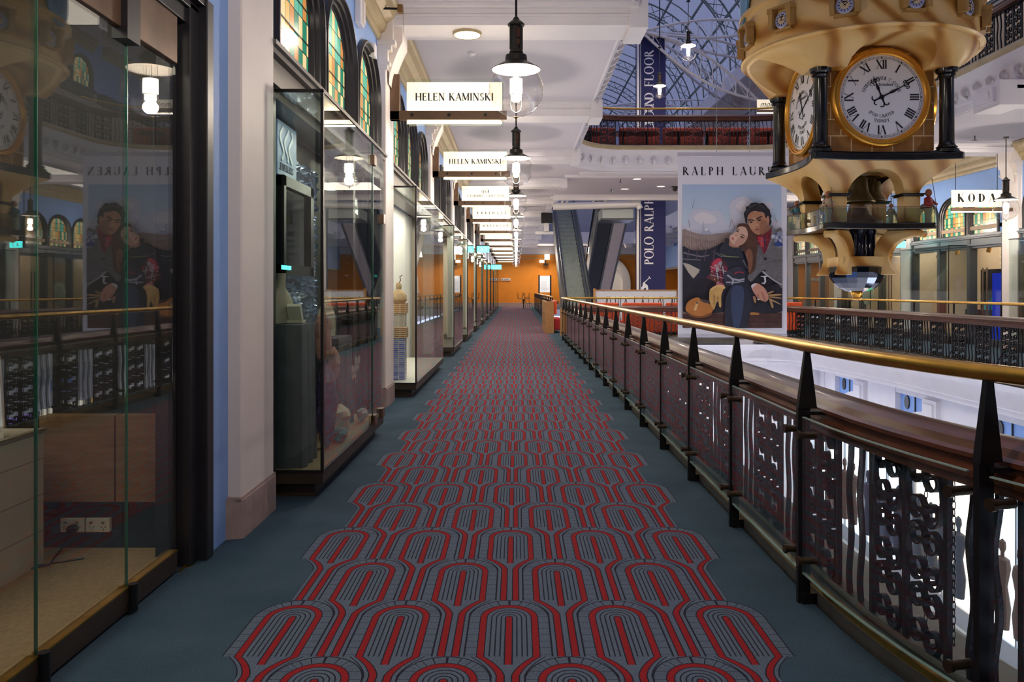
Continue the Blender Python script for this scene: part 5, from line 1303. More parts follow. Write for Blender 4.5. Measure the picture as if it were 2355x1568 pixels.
# figurines on the platform
def figurine(x,y,z,jk,label,s=1,rz=0):
    t=thing('figurine',(x,y,z),label,'figurine','carved figurines on the clock platform'); T=Matrix.Translation((x,y,z))@Matrix.Rotation(rz,4,'Z')@Matrix.Scale(s,4)
    b=B(); b.lathe([(0,0),(.035,.0),(.032,.08),(.045,.15),(.030,.155),(0,.155)],14,T=T); obj('skirt',b,M('cream_skirt',(.55,.45,.32),.6),t)
    b=B(); b.lathe([(0,.15),(.035,.15),(.048,.22),(.042,.26),(.018,.275),(0,.275)],14,T=T,sy=.8)
    for sg in (-1,1): b.tube([T@Vector(p) for p in ((sg*.045,0,.25),(sg*.06,-.03,.20),(sg*.03,-.075,.19))],.014*s,8)
    obj('jacket',b,jk,t)
    b=B(); q=Matrix.Translation((0,-.004,.315)); b.lathe([(.034*math.sin(PI*i/10),-.042*math.cos(PI*i/10)) for i in range(11)],14,T=T@q)
    b.lathe([(0,-.008),(.007,-.004),(.005,.006),(0,.008)],8,T=T@Matrix.Translation((0,-.038,.312)))
    for sg in (-1,1): b.sph(T@Vector((sg*.03,-.078,.19)),.012*s,8,6); b.sph(T@Vector((sg*.034,0,.315)),.009*s,8,6)
    obj('head_and_hands',b,M('carved_wood_skin',(.30,.10,.04),.4),t)
    b=B(); b.cyl(T@Vector((.035,-.08,.12)),T@Vector((.02,-.02,.50)),.003*s,n=6); obj('rod',b,BLK,t)
RJ=M('red_jacket',(.30,.02,.02),.5); BJ=M('teal_jacket',(.02,.14,.22),.5); CJ=M('cream_jacket',(.55,.40,.28),.6)
figurine(KX+.72,KY-.68,2.386,RJ,'small carved figurine in a red jacket on the right corner of the clock platform',1.35,.4)
figurine(KX-.66,KY-.60,2.386,CJ,'small cream-robed figurine at the near left corner of the clock platform',1.3,-.3)
figurine(KX-.66,KY+.66,2.386,BJ,'small figurine in a teal jacket at the far left corner of the clock platform',1.3,-.6)
figurine(KX+.24,KY-.58,2.386,CJ,'small slender figurine standing between the two near piers of the clock',.8,0)
# ------------------------------------------------------------ large photo banner
BD=17.3
def bw(cx,cy): return W(1540+cx/3.562,350+cy/3.562,BD)
x0,_,z1=bw(68,22); x1,_,z0=bw(960,1505)
ban=thing('photo_banner',((x0+x1)/2,BD,z0),'large white hanging banner with photo of two people and black RALPH LAUREN lettering','banner')
b=B(); b.box(x0,BD,z0,x1,BD+.012,z1); obj('cloth',b,CLOTH,ban,smooth=0)
b=B(); b.box(x0-.01,BD-.025,z1-.03,x1+.01,BD+.035,z1+.05); b.box(x0,BD-.02,z0-.03,x1,BD+.03,z0+.03); obj('end_bars',b,M('banner_bar',(.62,.62,.72),.4,.3),ban,smooth=0)
b=B()
for px in (1648,1724):
    x=W(px,0,BD)[0]
    for k in range(40):
        z=z1+.05+.07*k; q=B(); T=Matrix.Translation((x,BD,z))@Matrix.Rotation(PI/2*(k%2),4,'Z'); q.tube([(.012*math.cos(g),0,.045*math.sin(g)) for g in [2*PI*j/8 for j in range(8)]],.004,4,closed=True); b.add(q.v,q.f,T)
    b.cyl((x,BD,z1+2.8),(x,BD,16),.004,n=5)
obj('chains',b,M('steel_chain',(.5,.5,.5),.3,.9),ban)
b=B(); xa,_,zb=bw(108,188); xb=bw(925,0)[0]; text(b,'RALPH LAUREN',(xa,BD-.003,zb),(1,0,0),(0,0,1),68/3.562*BD/F,width=xb-xa,T=.17,t=.035); obj('lettering',b,TXT,ban,smooth=0)
PIC=B(); PM=[]; lay=[0]
def smoothc(P,n=4):
    N=len(P); out=[]
    for i in range(N):
        p0,p1,p2,p3=P[i-1],P[i],P[(i+1)%N],P[(i+2)%N]
        for j in range(n):
            t=j/n; out.append(tuple(.5*((2*p1[k])+(-p0[k]+p2[k])*t+(2*p0[k]-5*p1[k]+4*p2[k]-p3[k])*t*t+(-p0[k]+3*p1[k]-3*p2[k]+p3[k])*t**3) for k in (0,1)))
    return out
def shade(P,col,sm=True,noise=0,ns=6,dz=None):
    P=[(min(915,max(103,x)),min(1438,max(264,y))) for x,y in (smoothc(P) if sm else P)]
    Q=[P[0]]
    for p in P[1:]:
        if math.hypot(p[0]-Q[-1][0],p[1]-Q[-1][1])>.6: Q.append(p)
    lay[0]+=1; y=BD-.0008*lay[0]-.001
    key='print_%03d_%03d_%03d'%tuple(int(c*255) for c in col)
    m=mat(key,col,.75,noise=noise,nscale=ns) 
    if m not in PM: PM.append(m)
    PIC.cur=PM.index(m); v=[]
    for x,yy in Q: w=bw(x,yy); v.append((w[0],y,w[2]))
    PIC.add(v,[tuple(range(len(v)))])
R=lambda x0,y0,x1,y1:[(x0,y0),(x1,y0),(x1,y1),(x0,y1)]
shade(R(103,264,915,1438),(.42,.56,.80),False)
for i in range(8): shade(R(103,300+45*i,915,700),(.44+.018*i,.58+.014*i,.80),False)
CL=(.60,.62,.76); CL2=(.64,.65,.77)
shade([(160,520),(200,475),(270,462),(330,480),(390,475),(430,510),(450,560),(480,600),(500,650),(300,660),(120,650),(110,600),(150,590)],CL)
shade([(490,440),(520,390),(590,360),(650,380),(700,420),(770,410),(830,410),(850,450),(820,500),(840,560),(900,560),(916,600),(916,680),(520,640),(500,520)],CL2)
shade([(200,530),(260,490),(330,505),(380,540),(360,580),(240,580)],(.74,.72,.80)); shade([(540,440),(590,395),(640,420),(660,470),(600,490)],(.78,.75,.82))
shade([(103,650),(140,640),(200,630),(260,650),(330,660),(440,640),(560,620),(560,700),(103,690)],(.52,.54,.68))
shade([(250,668),(300,608),(350,668)],(.40,.44,.60),False); shade([(280,640),(300,610),(318,636),(300,645)],(.75,.74,.80),False)
shade([(103,642),(160,646),(240,668),(330,672),(400,665),(520,670),(560,830),(103,830)],(.34,.26,.26),noise=.25,ns=5)
shade([(103,690),(200,700),(330,725),(450,715),(520,740),(520,830),(103,830)],(.29,.21,.20),noise=.3,ns=9)
for i in range(26):
    x=110+14.5*i; shade([(x,820-(i*37)%60),(x+2,700-(i*53)%110),(x+5,820-(i*37)%60)],(.48,.40,.36),False)
for x,y,t in ((180,400,20),(160,560,-10),(265,580,8),(485,560,15),(525,560,-22),(870,520,-20)): shade([(x,y+60),(x+t-2,y-10),(x+t+1,y-10),(x+5,y+60)],(.22,.22,.30),False)
# wall ledge and dark mass below
shade(R(103,1290,915,1438),(.085,.035,.030),False,.4,7)
shade([(103,1300),(250,1300),(440,1305),(440,1318),(103,1325)],(.22,.14,.12),False); shade([(640,1310),(730,1308),(728,1330),(640,1332)],(.50,.22,.06),False); shade([(730,1300),(915,1300),(915,1312),(730,1316)],(.24,.18,.18),False)
for y in (1350,1385): shade(R(103,y,915,y+5),(.05,.02,.02),False)
shade(R(590,900,915,1295),(.016,.015,.026),False)
shade([(640,690),(820,640),(900,700),(900,900),(640,900)],(.12,.06,.05))
# woman: dark seated mass, arm on the left
shade([(103,900),(103,1300),(440,1310),(560,1300),(620,1080),(620,960),(400,900),(250,930)],(.020,.018,.032),noise=.4)
shade([(103,778),(130,780),(170,800),(250,805),(330,790),(400,755),(440,740),(500,790),(600,810),(640,880),(660,980),(620,1080),(500,1120),(440,1100),(420,1010),(350,980),(300,1010),(250,1040),(180,1030),(103,905)],(.022,.026,.050),noise=.4,ns=4)
shade([(103,906),(150,915),(243,962),(235,985),(190,1034),(150,985)],(.50,.46,.40),False); shade([(190,1034),(243,962),(215,1010)],(.34,.30,.26),False)
for P in ([(110,815),(180,835),(260,850),(320,840),(320,848),(255,862),(105,830)],[(103,870),(250,880),(250,888),(103,880)],[(330,800),(420,850),(560,858),(560,864),(415,858)],[(600,880),(640,960),(632,962),(590,885)]): shade(P,(.17,.16,.20),False)
for i in range(4): x=150+70*i; shade([(x,800),(x+8,800),(x-6,890),(x-14,890)],(.11,.07,.11),False)
# her plaid shirt
shade([(325,905),(380,868),(440,885),(480,960),(500,1030),(470,1090),(430,1075),(350,1050),(290,1030),(330,985),(318,950)],(.10,.025,.045),noise=.5,ns=8)
shade([(350,900),(395,868),(420,885),(390,930),(360,980),(330,975)],(.52,.04,.09)); shade([(395,905),(425,900),(410,950),(385,990),(370,985)],(.35,.33,.38))
for i in range(5): shade([(340+28*i,910+8*i),(348+28*i,908+8*i),(372+26*i,1060),(364+26*i,1062)],(.50,.46,.50) if i%2 else (.42,.04,.08),False)
for i in range(4): shade([(325,935+32*i),(325,941+32*i),(470,985+30*i),(470,978+30*i)],(.45,.40,.44) if i%2==0 else (.03,.02,.04),False)
shade([(335,1010),(420,1060),(440,1090),(390,1075),(330,1040)],(.16,.05,.04)); shade([(380,1065),(430,1080),(440,1100),(380,1090)],(.66,.22,.32))
for x,y in ((365,930),(340,978),(362,1040),(392,1062)): shade([(x-5,y),(x,y-5),(x+5,y),(x,y+5)],(.7,.65,.65))
# sleeve and plaid cuff
shade([(440,1000),(500,950),(580,940),(625,1000),(620,1070),(540,1090),(460,1090),(440,1060)],(.035,.035,.065),noise=.5,ns=6)
for P in ([(470,1000),(520,1040),(515,1090),(500,1090),(505,1045),(460,1010)],[(500,1030),(560,1040),(620,1030),(620,1042),(560,1056),(500,1046)],[(455,1060),(540,1062),(610,1050),(610,1058),(540,1072),(455,1070)]): shade(P,(.36,.38,.46),False)
shade([(520,990),(560,975),(600,985),(598,992),(560,984),(524,999)],(.40,.03,.06),False)
# his dark coat legs
shade([(620,960),(700,1000),(760,1100),(915,1085),(915,1300),(640,1300),(600,1200)],(.014,.014,.028),noise=.3)
shade([(450,1200),(500,1090),(580,1070),(660,1100),(690,1180),(660,1290),(640,1360),(610,1438),(460,1438),(445,1330)],(.020,.024,.050),noise=.3,ns=3)
shade([(500,1120),(560,1090),(600,1130),(590,1300),(560,1430),(520,1430),(500,1300)],(.040,.060,.13))
# grey jacket
shade([(820,600),(850,640),(916,650),(916,1085),(870,1068),(800,1020),(750,980),(700,1020),(660,1060),(630,1020),(690,940),(680,850),(700,760),(720,720)],(.155,.150,.165),noise=.35,ns=30)
shade([(820,605),(855,650),(860,680),(800,790),(765,870),(790,760),(815,690)],(.20,.195,.215),noise=.3,ns=30); shade([(700,745),(690,800),(740,850),(765,880),(745,800)],(.13,.125,.14),noise=.3,ns=30)
shade([(690,700),(720,680),(800,650),(825,620),(820,700),(800,760),(768,835),(740,780),(705,740)],(.20,.010,.030),noise=.6,ns=12)
for P,c in (([(705,690),(770,700),(765,780),(735,770)],(.50,.02,.05)),([(735,700),(748,698),(750,780),(740,775)],(.42,.10,.13)),([(705,725),(790,715),(790,724),(708,735)],(.36,.08,.11)),([(760,690),(775,690),(775,770),(765,800)],(.06,.03,.06))): shade(P,c,False)
shade([(845,700),(870,660),(916,655),(916,770),(860,772)],(.30,.33,.46),noise=.5,ns=20)
for i in range(9): x=855+7*i; y=670+((i*29)%90); shade([(x,y),(x+9,y-6),(x+14,y+7),(x+4,y+10)],(.62,.64,.74) if i%2 else (.03,.05,.22))
shade([(820,690),(835,675),(852,685),(845,705),(828,708)],(.50,.55,.66)); shade([(850,745),(880,735),(915,750),(915,770),(855,770)],(.03,.06,.25))
shade([(760,868),(775,862),(786,872),(780,884),(764,884)],(.02,.02,.03)); shade([(755,965),(768,962),(776,972),(768,982),(757,978)],(.02,.02,.03)); shade([(830,890),(915,885),(915,891),(830,897)],(.10,.10,.11),False)
shade([(750,985),(800,1025),(870,1072),(916,1090),(916,1083),(870,1062),(805,1015),(760,975)],(.42,.42,.46))
shade([(735,1015),(790,1010),(790,1020),(775,1022),(780,1060),(765,1082),(742,1075),(742,1068),(758,1070),(765,1055),(760,1022),(737,1022)],(.62,.62,.66),False)
# her hair behind and face
shade([(540,610),(600,585),(650,610),(690,660),(710,750),(700,860),(690,950),(650,1000),(630,960),(625,880),(590,800),(560,760)],(.10,.040,.028),noise=.5,ns=5)
shade([(610,830),(640,790),(668,830),(665,930),(640,985),(630,900)],(.24,.10,.06),noise=.3)
shade([(470,735),(520,720),(560,760),(540,790),(480,792),(462,770)],(.46,.24,.17)); shade([(440,712),(478,715),(468,790),(452,770)],(.03,.02,.03))
shade([(548,620),(585,598),(622,615),(635,655),(628,700),(600,745),(560,765),(520,762),(490,735),(480,705),(490,680),(520,660)],(.66,.42,.33))
shade([(560,700),(610,690),(625,700),(600,742),(555,762),(520,757)],(.52,.29,.22)); shade([(500,690),(535,660),(545,690),(520,720),(498,712)],(.72,.48,.38))
shade([(548,612),(585,592),(625,606),(640,640),(640,700),(620,730),(630,670),(612,622),(580,610)],(.09,.035,.025))
shade([(500,697),(512,703),(518,718),(510,722),(498,712)],(.50,.12,.14)); shade([(536,640),(552,650),(550,658),(535,650)],(.05,.03,.03)); shade([(566,688),(588,694),(596,706),(575,702)],(.05,.03,.03)); shade([(541,626),(560,640),(558,645),(540,633)],(.14,.06,.04)); shade([(570,672),(600,682),(604,690),(572,680)],(.14,.06,.04)); shade([(528,672),(542,680),(536,694),(524,690)],(.55,.31,.24))
shade([(400,800),(440,745),(500,780),(560,790),(590,870),(500,850),(420,850)],(.025,.030,.052),noise=.3); shade([(380,820),(450,850),(560,858),(558,864),(445,858)],(.22,.24,.12),False)
# his face and hair
shade([(628,560),(640,500),(700,485),(760,505),(785,550),(800,540),(806,570),(790,610),(770,640),(730,676),(700,676),(665,650),(640,610)],(.46,.22,.13))
shade([(640,555),(690,540),(700,600),(685,640),(655,625),(640,600)],(.56,.29,.18)); shade([(735,560),(785,570),(785,600),(765,645),(728,674),(725,640)],(.34,.15,.085)); shade([(700,590),(716,600),(712,618),(684,616),(690,600)],(.62,.34,.22))
shade([(770,610),(800,600),(810,630),(770,665),(735,690),(745,670)],(.27,.12,.07)); shade([(785,530),(800,528),(806,560),(798,590),(788,585)],(.50,.24,.15))
shade([(598,530),(596,500),(612,478),(612,455),(638,440),(655,422),(690,416),(720,424),(748,420),(775,440),(792,462),(806,476),(812,505),(822,525),(816,550),(822,575),(810,600),(798,598),(803,560),(797,530),(786,528),(778,545),(768,525),(762,505),(742,492),(715,490),(690,484),(662,490),(642,505),(630,522),(622,545),(622,585),(608,575),(604,550)],(.014,.012,.018))
for P in ([(632,452),(700,428),(700,434),(640,462)],[(720,432),(770,465),(764,468),(716,438)],[(610,500),(640,465),(642,472),(616,510)]): shade(P,(.06,.06,.09),False)
shade([(630,556),(655,552),(680,560),(680,566),(652,562),(632,566)],(.03,.02,.02)); shade([(698,546),(735,528),(742,534),(702,554)],(.03,.02,.02)); shade([(640,574),(658,570),(668,578),(652,582)],(.02,.015,.02)); shade([(708,562),(728,552),(734,560),(716,568)],(.02,.015,.02)); shade([(684,632),(700,628),(722,634),(704,644)],(.36,.10,.09)); shade([(682,636),(722,635),(702,638)],(.14,.04,.04)); shade([(686,608),(700,612),(714,608),(700,618)],(.24,.10,.06))
# hands, gloves, bag
shade([(655,1090),(690,1072),(720,1080),(760,1110),(790,1160),(795,1200),(770,1222),(720,1205),(690,1170),(665,1130)],(.56,.27,.20)); shade([(655,1092),(690,1072),(697,1082),(668,1105),(664,1118)],(.66,.66,.72))
for P in ([(700,1165),(716,1165),(722,1205),(710,1210)],[(735,1150),(752,1150),(775,1215),(762,1222)],[(668,1180),(690,1185),(695,1215),(680,1230)]): shade(P,(.42,.18,.13))
shade([(705,1200),(720,1200),(720,1208),(705,1208)],(.75,.75,.8),False)
for P in ([(790,1150),(830,1135),(835,1142),(800,1160)],[(800,1165),(890,1160),(895,1172),(805,1178)],[(810,1180),(895,1190),(892,1198),(810,1190)],[(800,1190),(820,1215),(835,1262),(822,1272),(805,1225)],[(815,1200),(890,1240),(888,1246),(812,1212)],[(675,1190),(690,1200),(690,1235),(678,1225)]): shade(P,(.42,.25,.11))
shade([(335,1110),(380,1088),(430,1100),(425,1130),(410,1180),(410,1260),(395,1265),(385,1220),(370,1235),(352,1285),(335,1275),(315,1220),(312,1165),(318,1125)],(.62,.37,.13),noise=.15); shade([(335,1108),(390,1085),(440,1100),(430,1120),(370,1105),(330,1135)],(.72,.45,.18))
for P in ([(345,1170),(362,1180),(356,1250),(346,1240)],[(375,1180),(390,1190),(388,1210),(376,1210)]): shade(P,(.40,.22,.07))
shade([(122,1260),(150,1215),(215,1188),(260,1215),(310,1240),(342,1280),(330,1310),(290,1335),(220,1340),(165,1325),(125,1300)],(.50,.19,.045),noise=.15); shade([(125,1300),(180,1332),(250,1340),(330,1310),(320,1335),(250,1355),(170,1345)],(.22,.08,.02)); shade([(235,1205),(270,1205),(310,1215),(310,1235),(270,1230)],(.06,.04,.05))
shade([(210,1222),(228,1222),(205,1298),(184,1290)],(.70,.45,.20),False); shade([(206,1225),(222,1222),(222,1238),(206,1240)],(.1,.08,.08),False)
obj('printed_photo',PIC,PM,ban,smooth=0,recalc=False)
# ------------------------------------------------------------ tall navy banner
ND=31.2
x0,_,z0=W(1459,695,ND); x1,_,z1=W(1531,82,ND); x0+=.05
nb=thing('navy_banner',((x0+x1)/2,ND,z0),'tall narrow navy banner with white POLO RALPH LAUREN GROUND FLOOR lettering running up it','banner')
b=B(); b.box(x0,ND,z0,x1,ND+.015,z1); obj('cloth',b,NAVY,nb,smooth=0)
b=B(); b.box(x0-.03,ND-.03,z1-.05,x1+.03,ND+.05,z1+.04); b.box(x0+.18,ND-.012,z0,x0+.20,ND-.001,z1); obj('top_bar',b,METALW,nb,smooth=0)
b=B(); hx=27*ND/F; xb=W(1503,0,ND)[0]
for s,ya,yb in (('POLO',608,544),('RALPH',532,451),('LAUREN',438,345),('GROUND',300,212),('FLOOR',199,115)):
    za=W(0,ya,ND)[2]; zb=W(0,yb,ND)[2]; text(b,s,(xb,ND-.003,za),(0,0,1),(-1,0,0),hx*.8,width=zb-za,T=.16,t=.05)
obj('lettering',b,WTXT,nb,smooth=0)
b=B()
def nbp(P):
    o=[(1476+ (x-1180)/4.61*1.0+0,440+y/4.61) for x,y in P]; return [(W(a,0,ND)[0],W(0,c,ND)[2]) for a,c in o]
for P in ([(1205,970),(1218,958),(1228,965),(1232,980),(1245,985),(1258,1000),(1262,1030),(1262,1050),(1240,1050),(1238,1020),(1215,1030),(1210,1050),(1190,1050),(1186,1020),(1200,1005),(1203,990)],[(1215,965),(1270,915),(1275,920),(1222,972)],[(1265,905),(1272,900),(1290,925),(1284,930)]):
    b.plate(nbp([(x-14,y) for x,y in P]),ND-.004,ND-.001)
obj('polo_player_emblem',b,WTXT,nb,smooth=0)
# ------------------------------------------------------------ escalators
STEEL=M('brushed_steel',(.16,.16,.16),.5,.6); TREAD=M('escalator_treads',(.34,.38,.37),.5,.2,noise=.3,nscale=20)
def escal(xa,xb,y0,z0,y1,z1,label,clad=None):
    t=thing('escalator',((xa+xb)/2,min(y0,y1),min(z0,z1)),label,'escalator','escalators behind the crossing')
    b=B(); n=26
    for i in range(n):
        ya=y0+(y1-y0)*i/n; yb=y0+(y1-y0)*(i+1)/n; zb=z0+(z1-z0)*(i+1)/n; zl=z0+(z1-z0)*i/n-.25
        b.box(xa+.16,ya,zl,xb-.16,yb,zb)
    obj('steps',b,TREAD,t,smooth=0)
    L=math.hypot(y1-y0,z1-z0)
    for s,x in ((0,xa),(1,xb)):
        b=B(); w=.14; X0,X1=(x,x+w) if s==0 else (x-w,x)
        def bar(o0,o1,xx0,xx1): b.add([(xx0,y0,z0+o0),(xx1,y0,z0+o0),(xx1,y1,z1+o0),(xx0,y1,z1+o0),(xx0,y0,z0+o1),(xx1,y0,z0+o1),(xx1,y1,z1+o1),(xx0,y1,z1+o1)],[(0,3,2,1),(4,5,6,7),(0,1,5,4),(1,2,6,5),(2,3,7,6),(3,0,4,7)])
        bar(-.75,.20,X0,X1); obj('side_skirt',b,STEEL,t,smooth=0)
        b=B(); bar(.20,.98,(X0+X1)/2-.012,(X0+X1)/2+.012); obj('glass_side',b,GLD,t,smooth=0)
        b=B(); bar(.97,1.05,X0+.03,X1-.03); obj('moving_handrail',b,BLK,t,smooth=0,bevel=.01)
    b=B(); b.add([(xa,y0,z0-.76),(xb,y0,z0-.76),(xb,y1,z1-.76),(xa,y1,z1-.76),(xa,y0,z0-.70),(xb,y0,z0-.70),(xb,y1,z1-.70),(xa,y1,z1-.70)],[(0,3,2,1),(4,5,6,7),(0,1,5,4),(1,2,6,5),(2,3,7,6),(3,0,4,7)])
    obj('underside',b,M('dark_ribbed_cladding',(.03,.035,.04),.3,.5),t,smooth=0)
    if clad:
        b=B(); xm=xa+(xb-xa)*.55; b.add([(xm,y0,z0-.80),(xb,y0,z0-.80),(xb,y1,z1-.80),(xm,y1,z1-.80),(xm,y0,z0-.77),(xb,y0,z0-.77),(xb,y1,z1-.77),(xm,y1,z1-.77)],[(0,3,2,1),(4,5,6,7),(0,1,5,4),(1,2,6,5),(2,3,7,6),(3,0,4,7)]); obj('mirror_panel',b,M('mirror_cladding',(.75,.62,.52),.04,1),t,smooth=0)
        b=B(); w=.04
        for xx in (xa,xm,xb): b.add([(xx-w,y0,z0-.83),(xx+w,y0,z0-.83),(xx+w,y1,z1-.83),(xx-w,y1,z1-.83),(xx-w,y0,z0-.76),(xx+w,y0,z0-.76),(xx+w,y1,z1-.76),(xx-w,y1,z1-.76)],[(0,3,2,1),(4,5,6,7),(0,1,5,4),(1,2,6,5),(2,3,7,6),(3,0,4,7)])
        obj('edge_strips',b,STEEL,t,smooth=0)
    return t
escal(1.85,2.95,30.5,0,41.5,5.65,'left escalator climbing away from the crossing with pale steps')
escal(3.35,4.55,43.0,0,32.0,5.65,'right escalator descending away from the crossing with mirrored underside',1)
t=thing('escalator_landing_box',(3.9,31.0,4.3),'grey panelled box hanging at the head of the right escalator','box')
b=B(); x0,_,z1=W(1383,481,31); x1,_,z0=W(1453,504,31); b.box(x0,30.6,z0,x1,32.2,z1); obj('panel',b,M('pale_grey_panel',(.30,.34,.35),.4),t,smooth=0)
b=B(); b.box(x0-.05,30.56,z0-.06,x1+.05,32.2,z0); b.box(x0-.05,30.56,z1,x1+.05,32.2,z1+.04); obj('frame',b,BLK,t,smooth=0)
# ------------------------------------------------------------ white steel roofing struts
t=thing('steel_support_beam',(3.0,30.6,4.7),'white tapered steel beam with struts under the crossing ceiling above the escalators','steel beam')
D=30.4
def PT3(px,py,d): return W(px,py,d)
b=B(); p0=W(1272,475,D); p1=W(1470,469,D); 
b.tube([p0,p1],.135,14); b.cyl(W(1462,458,D),W(1472,480,D),.12); obj('beam',b,METALW,t)
b=B()
for xa,xb in ((1292,1300),(1303,1311),(1363,1373),(1390,1400),(1450,1462),(1460,1470)): b.tube([W(xa,466,D),W(xb,450,D-.3)],.045,6)
obj('struts',b,METALW,t)
pole=thing('steel_pole',(0,0,0),'slim white steel pole standing before the navy banner','pole')
pole.location=(W(1467,0,30.9)[0],30.9,0)
b=B(); x=W(1467,0,30.9)[0]; b.cyl((x,30.9,-5.5),(x,30.9,11.3),.055); obj('shaft',b,METALW,pole)
N0=Vector((x+.12,30.9,CH+(CY-72)*30.9/F))
t=thing('steel_spoke_frame',tuple(N0),'fan of curved white steel spokes radiating from the head of the pole under the roof','steel frame')
def lens(b,p,q,bow,up):
    p=Vector(p);q=Vector(q);N=10;A=[];Bt=[];d=(q-p)
    for i in range(N+1):
        u=i/N; m=p+d*u; s=math.sin(PI*u)*bow; A.append(m+Vector(up)*s); Bt.append(m-Vector(up)*s*.9)
    b.tube(A,.055,6); b.tube(Bt,.055,6)
    for i in range(1,N): b.tube([A[i],Bt[i]],.022,4)
    for i in range(1,N-1): b.tube([A[i],Bt[i+1]],.014,4)
for (px,py,d,bw_) in ((1790,62,33,.38),(1790,140,34,.30),(1745,232,32,.55),(1720,262,45,.4)):
    b=B(); lens(b,N0,W(px,py,d),bw_,(0,0,1)); obj('spoke',b,METALW,t)
b=B(); lens(b,N0,(-1.5,33,10),.4,(0,0,1)); obj('spoke',b,METALW,t)
b=B(); b.sph(tuple(N0),.16,12,8); obj('hub',b,METALW,t)
t=thing('steel_spoke_frame',(2.2,48,9.8),'second smaller fan of white steel spokes far back above the upper balustrade','steel frame')
b=B(); n1=Vector(W(1392,246,46)); b.sph(tuple(n1),.16,10,6)
for (px,py,d) in ((1560,245,46),(1500,255,46),(1700,235,46)): lens(b,n1,W(px,py,d),.25,(0,0,1))
obj('spokes',b,METALW,t)
# ------------------------------------------------------------ crossing: cafe
def seatrun(x0,x1,y,zf,label,grp,m=REDSEAT):
    t=thing('banquette',((x0+x1)/2,y,zf),label,'banquette',grp)
    b=B(); b.box(x0,y-.30,zf+.12,x1,y+.30,zf+.47); obj('seat',b,M('crimson_upholstery',(.42,.015,.02),.7),t,smooth=0,bevel=.03)
    b=B(); b.box(x0,y-.46,zf+.10,x1,y-.30,zf+1.03); obj('backrest',b,m,t,smooth=0,bevel=.05)
    b=B(); b.box(x0+.05,y-.44,zf,x1-.05,y+.2,zf+.12); obj('plinth',b,BLK,t,smooth=0)
xs=[1.9,3.25,4.6,5.95,7.3,8.3]
for i in range(4): seatrun(xs[i]+.05,xs[i+1]-.05,25.4,0,'%s orange-red banquette behind the crossing balustrade, counted from the left'%ORD[i],'orange-red banquettes on the crossing')
seatrun(7.3,8.35,25.4,0,'rightmost orange-red banquette behind the crossing balustrade beside the photo banner','orange-red banquettes on the crossing')
for i in range(5): seatrun(1.9+1.4*i,3.2+1.4*i,26.2,5.6,'%s red banquette on the upper crossing, counted from the left'%ORD[i],'red banquettes on the upper crossing',M('brick_red_upholstery',(.42,.06,.03),.7))
# round tables of the upper crossing
def rtable(x,y,zf,label,grp,r=.42,h=.74):
    t=thing('round_table',(x,y,zf),label,'table',grp)
    b=B(); b.lathe([(0,h),(r,h),(r,h-.03),(0,h-.03)],24,(x,y,zf)); obj('tabletop',b,M('dark_tabletop',(.05,.03,.02),.3),t)
    b=B(); b.lathe([(.22,0),(.22,.02),(.04,.05),(.035,h-.03),(0,h-.03)],14,(x,y,zf)); obj('pedestal',b,BLK,t)
for i,px in enumerate((1355,1432,1487,1560,1625,1695,1766)): rtable(W(px,0,25.3)[0],25.25,5.6,'%s dark round cafe table behind the upper balustrade, counted from the left'%ORD[i],'round tables on the upper crossing')
light('cafe_fill','AREA',(4.5,27,4.9),55,WARM,5,2); light('cafe_fill','AREA',(4.5,27,10.4),90,WARM,5,2)  # warm area lights added over both cafe floors, no fixtures there
# oak ended booth seat beside the walkway
t=thing('booth_seat',(1.2,27.6,0),'oak-panelled booth with orange-red upholstery at the end of the left handrail','booth seat')
def bx(px0,py0,px1,py1,d0,d1): a=W(px0,py0,d0); c=W(px1,py1,d0); return a[0],d0,c[2],c[0],d1,a[2]
x0=W(1254,0,26.4)[0]; x1=W(1274,0,26.4)[0]
b=B(); b.box(x0,26.4,0,x1,26.5,1.05); b.box(x0-.0,26.5,0,x0+.06,29.6,1.05); obj('oak_panel',b,TIMB,t,smooth=0)
b=B()
for z in (.30,.62): b.box(x0-.004,26.5,z,x0,29.6,z+.02)
obj('panel_joint',b,M('dark_joint',(.12,.06,.02),.6),t,smooth=0)
b=B(); b.box(x1,26.45,.62,x1+.10,28.2,1.06); obj('backrest',b,REDSEAT,t,smooth=0,bevel=.03)
b=B(); b.box(x1,26.6,.1,x1+.26,28.2,.48); obj('seat',b,M('crimson_upholstery',(.42,.015,.02),.7),t,smooth=0,bevel=.03)
b=B(); b.box(W(1289,0,25)[0],24.9,0,W(1297,0,25)[0]+.02,25.3,.86); obj('end_panel',b,TIMB,t,smooth=0)
# frosted screens at the back of the crossing, posts
for i,(a,c) in enumerate(((2.9,5.9),(6.0,8.7))):
    t=thing('glass_screen',((a+c)/2,29.6,0),['left frosted glass screen behind the cafe seats','right frosted glass screen behind the cafe seats'][i],'screen','frosted glass screens at the back of the crossing')
    b=B(); b.box(a,29.6,.12,c,29.62,1.40); obj('frosted_glass',b,M('frosted_glass',(.55,.58,.68),.35),t,smooth=0)
    b=B(); b.box(a-.06,29.56,0,a+.02,29.66,1.48); b.box(a,29.58,1.40,c,29.64,1.43); obj('post',b,TIMB,t,smooth=0)
